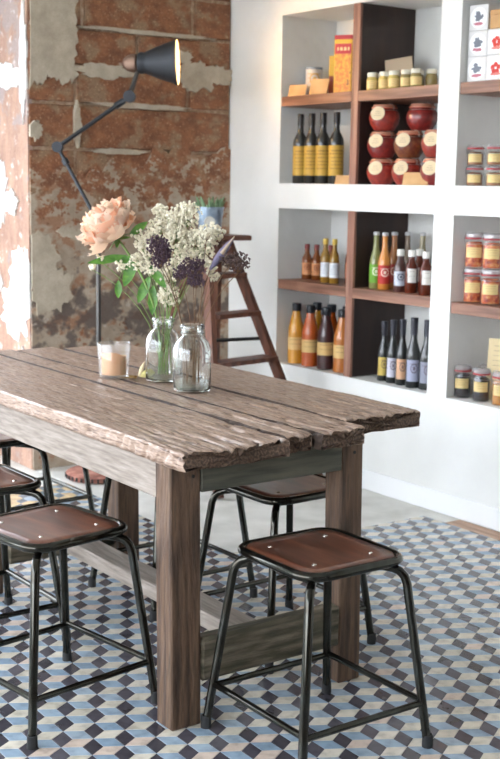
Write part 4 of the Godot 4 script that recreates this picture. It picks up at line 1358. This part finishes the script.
func second_niche() -> void:
	# white boxes with round pictures, three high
	var s := 1.924
	var wb := mat(col(226, 224, 222), 0.5)
	var disc := mat(col(248, 248, 248), 0.5)
	var k := 0
	for row in 3:
		for c in 2:
			var at := Vector3(-3.838 + 0.112 * c, s + 0.108 * row, -3.985)
			var where: String = ["bottom", "middle", "top"][row]
			var kind := "grey figure" if c == 0 else "red flower"
			if c == 1 and row == 2: continue
			var o := thing("gift_box", "white box with a round %s picture, %s of its stack" % [kind, where], "box", at, 0.12, "white boxes with round pictures")
			part("box_body", box(Vector3(-0.05, 0, -0.07), Vector3(0.05, 0.1065, 0.05), 0.002), wb, o)
			var d := part("round_picture", turned(prof([0.0, -0.0006, 0.044, -0.0006, 0.044, 0.0006, 0.0, 0.0006]), 28), disc, o)
			aim(d, Vector3(0, 0.053, 0.0508), Vector3(0, 0, 1))
			var pm := mat(col(120, 124, 134) if c == 0 else col(214, 62, 52), 0.6)
			var blobs: Array = [[0.0, 0.002, 0.021, 0.015], [-0.003, 0.019, 0.012, 0.008], [0.02, 0.006, 0.008, 0.006]] if c == 0 else [[0.0, 0.014, 0.011, 0.010], [0.015, 0.004, 0.011, 0.010], [-0.015, 0.004, 0.011, 0.010], [0.009, -0.012, 0.011, 0.010], [-0.009, -0.012, 0.011, 0.010]]
			for b in blobs:
				part("picture_print", prism(ragged(b[0], 0.053 + b[1], b[2], b[3], k * 1.3 + b[0] * 50, 18, 0.5), 0.0512, 0.0516 + 0.0001 * (k % 4)), pm, o)
				k += 1
			part("picture_print", prism(ragged(0.0, 0.028, 0.026, 0.007, k * 2.1, 18, 0.5), 0.0515, 0.0519), mat(col(196, 120, 132) if c == 0 else col(220, 130, 120), 0.6), o)
	var o2 := thing("gift_box", "plain kraft box on the stack of red flower boxes", "box", Vector3(-3.715, s + 0.216, -3.985), 0.12)
	part("box_body", box(Vector3(-0.05, 0, -0.07), Vector3(0.05, 0.075, 0.05), 0.002), M.card, o2)
	part("lid_lip", box(Vector3(-0.0515, 0.055, -0.0715), Vector3(0.0515, 0.077, 0.0515), 0.002), M.card, o2)
	# small clip jars
	var lab := label_mat(col(232, 206, 142), col(150, 110, 70), 41, 3)
	var spice := mat(col(150, 92, 44), 0.4)
	for row in 2:
		for c in 2:
			clip_jar("small clip jar of spread, %s of the %s stack" % [["bottom", "top"][row], ["left", "right"][c]], Vector3(-3.85 + 0.118 * c, R1 + 0.0885 * row, -3.972), 0.037, 0.0865, spice, "small clip jars in the right upper niche", lab, 0.015, 0.05)
	# tall clip jars
	var pickle := triplanar(mat(Color.WHITE, 0.25), Vector3(12, 12, 12), noise_tex(0.03, [[0.0, col(120, 36, 20)], [0.4, col(186, 70, 34)], [0.7, col(214, 120, 60)], [1.0, col(232, 176, 110)]], 2, 95, 128))
	for row in 2:
		for c in 2:
			clip_jar("tall clip jar of red and orange pickles, %s of the %s stack" % [["bottom", "top"][row], ["left", "right"][c]], Vector3(-3.842 + 0.107 * c, 0.969 + 0.1555 * row, -3.985), 0.0435, 0.153, pickle, "tall clip jars of pickles", lab, 0.045, 0.09)
	# jam jars on the niche floor
	var jam := mat(col(38, 16, 22), 0.25)
	var honey := mat(col(186, 120, 36), 0.2)
	var w := ["leftmost clip jar of dark jam on the right niche floor", "second clip jar of dark jam from the left on the right niche floor", "clip jar of amber jam on the right niche floor"]
	for c in 3:
		clip_jar(w[c], Vector3(-3.874 + 0.117 * c, R2, -3.977 - 0.0), 0.039, 0.146, jam if c < 2 else honey, "jam jars on the right niche floor", lab, 0.045, 0.09)
	clip_jar("clip jar of dark jam in the second row, right niche floor", Vector3(-3.83, R2, -4.09), 0.039, 0.146, jam, "jam jars on the right niche floor", lab, 0.045, 0.09)
	var o3 := thing("price_card", "cream printed card standing behind the jam jars", "card", Vector3(-3.715, R2, -4.06), 0.45, "small price cards on the shelves")
	var sheet := part("card_board", box(Vector3(-0.075, 0, -0.002), Vector3(0.075, 0.275, 0.002), 0.0005), M.cream, o3)
	sheet.rotation.x = -0.12
	for q in 5:
		part("print_line", box(Vector3(-0.05, 0.242 - 0.022 * q, 0.0019), Vector3(0.03 - 0.02 * (q % 2), 0.2438 - 0.022 * q, 0.0023)), M.faint, sheet)

# ================================================================ things on the table
func leaf_mesh(l: float, w: float, bend: float) -> ArrayMesh:
	# a leaf along +y, folded on its midrib, arched towards +z
	var st := begin()
	st.set_smooth_group(0)
	var n := 7
	var rows := []
	for i in n + 1:
		var f := float(i) / n
		var hw := w * 0.5 * pow(sin(PI * clampf(f * 0.94 + 0.04, 0, 1)), 0.8)
		var z := bend * f * f
		rows.append([Vector3(-hw, l * f, z + hw * 0.28), Vector3(0, l * f, z), Vector3(hw, l * f, z + hw * 0.28)])
	for i in n:
		for k in 2: quad(st, rows[i][k], rows[i][k + 1], rows[i + 1][k + 1], rows[i + 1][k], Vector3(0, 0, 1))
	return done(st)

func petal_mesh(l: float, w: float, cup: float, frill: float, sd: float) -> ArrayMesh:
	# a broad rounded petal along +y, hollow towards +z, its rim frilled
	var st := begin()
	st.set_smooth_group(0)
	var n := 6
	var m := 8
	var g := []
	for i in n + 1:
		var f := float(i) / n
		var hw := w * 0.5 * (0.22 + 0.78 * sin(PI * 0.5 * minf(1.0, f * 1.25)))
		var row := []
		for k in m + 1:
			var a := (float(k) / m) * 2 - 1
			var y := l * (f - 0.32 * a * a * f * f) * (1.0 + frill * 0.35 * f * f * nz.get_noise_2d(a * 2.4 + sd, sd))
			var z := cup * (a * a * 0.55 * f + f * f * 0.75 - 0.5 * sin(f * PI)) + frill * l * 0.35 * f * f * nz.get_noise_2d(a * 3.0 - sd, f * 2 + sd)
			row.append(Vector3(a * hw, y, z))
		g.append(row)
	for i in n:
		for k in m: quad(st, g[i][k], g[i][k + 1], g[i + 1][k + 1], g[i + 1][k], Vector3(0, 0, 1))
	return done(st)

func jar_glass(r: float, h: float) -> ArrayMesh:
	var nr := r * 0.55
	var t := 0.003
	return turned(prof([0.0, 0.0, r * 0.86, 0.0, r * 0.97, 0.003, r, 0.012, r, h * 0.60, r * 0.97, h * 0.66, r * 0.86, h * 0.74, nr * 1.12, h * 0.815, nr, h * 0.83, nr, h * 0.855, nr * 1.14, h * 0.865, nr * 1.14, h * 0.885, nr * 1.02, h * 0.9, nr * 1.02, h * 0.92, nr * 1.17, h * 0.935, nr * 1.19, h * 0.97, nr * 1.1, h, nr * 0.98, h,
		nr * 0.9, h * 0.97, nr * 0.88, h * 0.83, nr, h * 0.81, r * 0.82, h * 0.73, r - t, h * 0.62, r - t, 0.014, r * 0.9, 0.008, 0.0, 0.006]), 32)

func table_things() -> void:
	var g := mat(Color(0.985, 1.0, 0.995, 0.0), 0.0)
	g.refraction_enabled = true
	g.refraction_scale = 0.05
	var v1 := Vector3(-3.595, TOP, -2.215)
	var v2 := Vector3(-3.368, TOP, -2.188)
	var o := thing("glass_vase", "clear glass jar vase holding the peony, farther from the viewer", "vase", v1, 0.0, "clear glass jar vases")
	part("glass_body", jar_glass(0.061, 0.222), g, o)
	part("water", turned(prof([0.0, 0.007, 0.054, 0.009, 0.0565, 0.015, 0.0565, 0.045, 0.0, 0.045]), 28), M.water, o)
	o = thing("glass_vase", "clear glass jar vase with dark twigs, nearer to the viewer", "vase", v2, 0.0, "clear glass jar vases")
	part("glass_body", jar_glass(0.0635, 0.222), g, o)
	part("water", turned(prof([0.0, 0.007, 0.056, 0.009, 0.059, 0.015, 0.059, 0.03, 0.0, 0.03]), 28), M.water, o)
	# candle in a tumbler
	var cp := Vector3(-3.738, TOP, -2.10)
	o = thing("candle_glass", "tan candle inside a clear glass tumbler left of the vases", "candle", cp)
	part("tumbler", turned(prof([0.0, 0.0, 0.048, 0.0, 0.0515, 0.003, 0.0595, 0.122, 0.0585, 0.124, 0.0565, 0.122, 0.049, 0.014, 0.0, 0.012]), 32), glass(Color(0.97, 1.0, 1.0), 0.045, 0.02), o)
	var st := begin()
	st.set_smooth_group(0)
	for k in 28:
		var t0 := TAU * k / 28
		var t1 := TAU * (k + 1) / 28
		var h0 := 0.083 + 0.009 * sin(t0 + 0.5) + 0.003 * sin(t0 * 3)
		var h1 := 0.083 + 0.009 * sin(t1 + 0.5) + 0.003 * sin(t1 * 3)
		var c0 := Vector3(cos(t0), 0, sin(t0)) * 0.0425
		var c1 := Vector3(cos(t1), 0, sin(t1)) * 0.0425
		var mid := c0 + c1
		st.set_smooth_group(0)
		quad(st, c0 + Vector3.UP * 0.0135, c1 + Vector3.UP * 0.0135, c1 * 1.03 + Vector3.UP * h1, c0 * 1.03 + Vector3.UP * h0, mid)
		st.set_smooth_group(1)
		quad(st, c0 * 1.03 + Vector3.UP * h0, c1 * 1.03 + Vector3.UP * h1, c1 * 0.7 + Vector3.UP * (h1 * 0.3 + 0.052), c0 * 0.7 + Vector3.UP * (h0 * 0.3 + 0.052), Vector3.UP)
		st.set_smooth_group(2)
		tri(st, c0 * 0.7 + Vector3.UP * (h0 * 0.3 + 0.052), c1 * 0.7 + Vector3.UP * (h1 * 0.3 + 0.052), Vector3.UP * 0.074, Vector3.UP)
	part("wax", done(st), M.wax, o)
	part("wick", rod([Vector3(0, 0.073, 0), Vector3(0.002, 0.088, 0)], 0.0012, 6), M.rubber, o)
	# a dry seed head lying by the tumbler
	o = thing("dried_seed_head", "small dried seed head and twigs lying between the candle and the vases", "dried flower", Vector3(-3.655, TOP, -2.155))
	part("pod", rod([Vector3(0.0, 0.012, 0), Vector3(0.012, 0.02, -0.016), Vector3(0.024, 0.022, -0.032), Vector3(0.03, 0.02, -0.044)], [0.004, 0.014, 0.015, 0.003], 10), mat(col(196, 186, 120), 0.7), o)
	rng.seed = 77
	for k in 9:
		var a := Vector3(-0.01, 0.004 + 0.001 * k, 0.006)
		part("twig", rod([a, a + Vector3(rng.randf_range(-0.05, 0.02), rng.randf_range(0.0, 0.012), rng.randf_range(-0.03, 0.05))], 0.0014, 5), mat(col(150, 118, 62), 0.8), o)
	part("husk", rod([Vector3(0.002, 0.012, 0.002), Vector3(0.006, 0.04, -0.006), Vector3(0.013, 0.064, -0.013)], [0.005, 0.008, 0.0015], 8), mat(col(222, 206, 166), 0.7), o)
	peony(v1)
	sprays(v1, v2)

func peony(v1: Vector3) -> void:
	var head := Vector3(-3.765, 1.322, -2.085)
	var o := thing("peony", "large peach peony with green leaves leaning left out of the vase", "flower", v1)
	var base := Vector3(-3.735, 1.280, -2.112)
	var stem := bez(v1 + Vector3(-0.01, 0.02, 0.01), v1 + Vector3(-0.002, 0.2, -0.002), Vector3(-3.62, 1.12, -2.19), base, 12)
	for k in stem.size(): stem[k] -= v1
	part("stem", rod(stem, 0.0042, 8), M.stem, o)
	# bloom: rings of frilled petals about an axis that points left and up
	var axis := Vector3(-0.12, 0.74, 0.56).normalized()
	var right := axis.cross(Vector3.UP).normalized()
	var up2 := right.cross(axis)
	rng.seed = 5
	var small := []
	var broad := []
	for k in 6:
		small.append(petal_mesh(0.068, 0.056, 0.024, 0.75, k * 3.1))
		broad.append(petal_mesh(0.098, 0.09, 0.026, 0.6, k * 2.3 + 40))
	# rows: how many, tilt from the axis, size, broad guard petals or small ones, distance from the heart
	var rows := [[6, 0.1, 0.8, 0, 0.022], [9, 0.32, 0.95, 0, 0.026], [12, 0.56, 1.0, 0, 0.030], [14, 0.80, 1.05, 0, 0.032], [15, 1.05, 1.1, 0, 0.033], [14, 1.3, 1.1, 0, 0.032], [12, 1.0, 1.0, 1, 0.012], [11, 1.35, 1.08, 1, 0.010], [9, 1.7, 1.1, 1, 0.008]]
	var cen := base.lerp(head, 0.5)
	for r in rows.size():
		for k in rows[r][0]:
			var t: float = TAU * (k + 0.5 * (r % 2)) / rows[r][0] + rng.randf_range(-0.2, 0.2)
			var tilt: float = rows[r][1] + rng.randf_range(-0.16, 0.16)
			var out := right * cos(t) + up2 * sin(t)
			var dir := (axis * cos(tilt) + out * sin(tilt)).normalized()
			var zz := (axis * sin(tilt) - out * cos(tilt)).normalized().rotated(dir, rng.randf_range(-0.5, 0.5))
			var shape: ArrayMesh = (broad if rows[r][3] else small)[(k + r) % 6]
			var p := part("petal", shape, M.petal_deep if (r * 5 + k * 3) % 7 < (4 if r < 2 else 2) else M.petal, o)
			var s: float = rows[r][2] * rng.randf_range(0.85, 1.15)
			p.transform = Transform3D(Basis(dir.cross(zz), dir, zz).scaled(Vector3.ONE * s), cen - v1 + dir * rows[r][4])
	var sep := leaf_mesh(0.05, 0.022, 0.012)
	for k in 5:
		var t := TAU * k / 5
		var out := right * cos(t) + up2 * sin(t)
		var p := part("sepal", sep, M.leaf, o)
		var dir := (out * 0.9 - axis * 0.1).normalized()
		p.transform = Transform3D(Basis(dir.cross(-axis), dir, -axis).orthonormalized(), base - v1)
	# leaves: [foot, tip, length share, width, bend]
	for l in [[Vector3(-3.68, 1.215, -2.15), Vector3(-3.70, 1.115, -2.125), 0.042], [Vector3(-3.70, 1.22, -2.13), Vector3(-3.785, 1.187, -2.03), 0.028], [Vector3(-3.67, 1.20, -2.16), Vector3(-3.745, 1.213, -2.08), 0.03], [Vector3(-3.64, 1.15, -2.185), Vector3(-3.665, 1.06, -2.16), 0.036], [Vector3(-3.63, 1.12, -2.195), Vector3(-3.632, 1.02, -2.195), 0.034], [Vector3(-3.705, 1.135, -2.10), Vector3(-3.704, 1.075, -2.10), 0.026], [Vector3(-3.715, 1.29, -2.15), Vector3(-3.67, 1.335, -2.2), 0.03], [Vector3(-3.64, 1.19, -2.185), Vector3(-3.585, 1.11, -2.22), 0.032]]:
		var d: Vector3 = l[1] - l[0]
		var p := part("leaf", leaf_mesh(d.length(), l[2], d.length() * 0.18), M.leaf, o)
		var y := d.normalized()
		var toward := Vector3(0.75, 0.3, 0.6)
		var z := (toward - y * toward.dot(y)).normalized()
		p.transform = Transform3D(Basis(y.cross(z), y, z), l[0] - v1)
	part("leaf_stalk", rod([Vector3(-3.69, 1.195, -2.14) - v1, Vector3(-3.702, 1.17, -2.115) - v1, Vector3(-3.705, 1.135, -2.10) - v1], 0.0016, 6), M.stem, o)

func ball(st: SurfaceTool, c: Vector3, r: float, turn: float) -> void:
	# a small many-sided bloom
	st.set_smooth_group(-1)
	var top := c + Vector3(0, r, 0)
	var bot := c - Vector3(0, r, 0)
	for k in 5:
		var t0 := turn + TAU * k / 5
		var t1 := turn + TAU * (k + 1) / 5
		var a := c + Vector3(cos(t0), 0.15, sin(t0)) * r
		var b := c + Vector3(cos(t1), 0.15, sin(t1)) * r
		tri(st, a, b, top, a + b - c * 2 + Vector3.UP * r)
		tri(st, a, b, bot, a + b - c * 2 - Vector3.UP * r)

func spray(called: String, label: String, cat: String, foot: Vector3, heads: Array, m: Material, sm: Material, count: float, size: float, sd: int, group: String) -> void:
	var o := thing(called, label, cat, foot, 0.0, group)
	rng.seed = sd
	var fl := begin()
	var st := begin()
	var neck := foot + Vector3(0, 0.205, 0)
	for h in heads:
		var c := Vector3(h[0], h[1], h[2])
		var r: float = h[3]
		var low := c - Vector3(0, r * 0.9, 0)
		var side := Vector3(rng.randf_range(-0.02, 0.02), 0, rng.randf_range(-0.02, 0.02))
		var main := bez(foot + side + Vector3(0, 0.02, 0), neck + side * 0.4, neck.lerp(low, 0.5) + Vector3(0, 0.03, 0), low, 8)
		for k in main.size(): main[k] -= foot
		tube(st, main, 0.0014, 5)
		var n := int(count * r * r * 40000.0)
		for k in n:
			var d := Vector3(rng.randfn(), rng.randfn(), rng.randfn()).normalized()
			var p := c + d * r * pow(rng.randf(), 0.45) * Vector3(1.05, 0.9, 1.05)
			ball(fl, p - foot, size * rng.randf_range(0.6, 1.15), rng.randf() * 3)
			if k % 5 == 0: tube(st, [low - foot, (low.lerp(p, 0.5) - Vector3(0, 0.006, 0)) - foot, p - foot], 0.0005, 3, false)
	var b := part("blossoms", done(fl), m, o)
	b.set_meta("kind", "stuff")
	part("stems", done(st), sm, o)

func sprays(v1: Vector3, v2: Vector3) -> void:
	spray("flower_spray", "cream spray of tiny blossoms behind the peony, left half of the bouquet", "flower", v1, [[-3.662, 1.245, -2.2, 0.045], [-3.683, 1.275, -2.18, 0.038], [-3.649, 1.179, -2.201, 0.038], [-3.619, 1.156, -2.236, 0.05], [-3.603, 1.084, -2.239, 0.044], [-3.68, 1.199, -2.163, 0.036], [-3.771, 1.183, -2.032, 0.014], [-3.759, 1.211, -2.057, 0.015], [-3.71, 1.19, -2.12, 0.028]], M.blossom, M.stem, 1.7, 0.0066, 51, "cream sprays of tiny blossoms")
	spray("flower_spray", "tallest cream spray of tiny blossoms, top of the bouquet", "flower", v1 + Vector3(0.01, 0, -0.012), [[-3.659, 1.374, -2.239, 0.030], [-3.632, 1.352, -2.271, 0.05], [-3.602, 1.366, -2.317, 0.05], [-3.652, 1.317, -2.234, 0.045], [-3.619, 1.311, -2.279, 0.044]], M.blossom, M.stem, 1.7, 0.0068, 52, "cream sprays of tiny blossoms")
	spray("flower_spray", "widest cream spray of tiny blossoms, right half of the bouquet", "flower", v1 + Vector3(0.018, 0, 0.008), [[-3.606, 1.277, -2.288, 0.058], [-3.565, 1.278, -2.344, 0.06], [-3.544, 1.30, -2.38, 0.044], [-3.583, 1.202, -2.299, 0.05], [-3.547, 1.216, -2.353, 0.036]], M.blossom, M.stem, 1.7, 0.0068, 53, "cream sprays of tiny blossoms")
	spray("flower_spray", "small low cream spray at the right, beside the dried head", "flower", v2 + Vector3(0.012, 0, -0.01), [[-3.43, 1.192, -2.30, 0.026], [-3.415, 1.162, -2.305, 0.02], [-3.46, 1.305, -2.30, 0.03]], M.blossom, M.twig, 1.7, 0.0066, 54, "cream sprays of tiny blossoms")
	spray("plum_flower", "dark plum flower cluster in the middle of the bouquet", "flower", v2 + Vector3(-0.01, 0, 0.01), [[-3.475, 1.268, -2.119, 0.04], [-3.462, 1.222, -2.122, 0.034], [-3.455, 1.25, -2.13, 0.03]], M.plum, M.twig, 3.4, 0.0046, 55, "dark plum flower heads")
	spray("plum_flower", "dark plum flower cluster low at the right of the bouquet", "flower", v2 + Vector3(0.0, 0, -0.008), [[-3.397, 1.195, -2.207, 0.045], [-3.385, 1.155, -2.212, 0.03], [-3.43, 1.18, -2.18, 0.028]], M.plum, M.twig, 3.4, 0.0046, 56, "dark plum flower heads")
	spray("dried_flower_head", "brown dried flower head at the far right of the bouquet", "flower", v2 + Vector3(0.01, 0, 0.004), [[-3.314, 1.217, -2.33, 0.042], [-3.335, 1.225, -2.305, 0.03]], M.dried, M.twig, 3.4, 0.0046, 57, "dark plum flower heads")
	# a furled violet bud
	var o := thing("iris_bud", "furled violet bud with a pale tip above the dried head", "flower", v2)
	var a := Vector3(-3.368, 1.19, -2.255) - v2
	var b := Vector3(-3.333, 1.297, -2.325) - v2
	part("bud", rod([a, a.lerp(b, 0.3), a.lerp(b, 0.55), a.lerp(b, 0.8), b], [0.004, 0.013, 0.0145, 0.009, 0.002], 8), M.violet, o)
	part("bud_leaf", rod([a.lerp(b, 0.5) + Vector3(0.008, 0, 0.008), b + Vector3(0.004, 0.004, 0)], [0.008, 0.0015], 6), mat(col(196, 176, 150), 0.7), o)
	var s := bez(Vector3(0.005, 0.02, 0), Vector3(0.0, 0.2, 0), a.lerp(Vector3(0, 0.25, 0), 0.4), a, 8)
	part("stem", rod(s, 0.002, 6), M.twig, o)
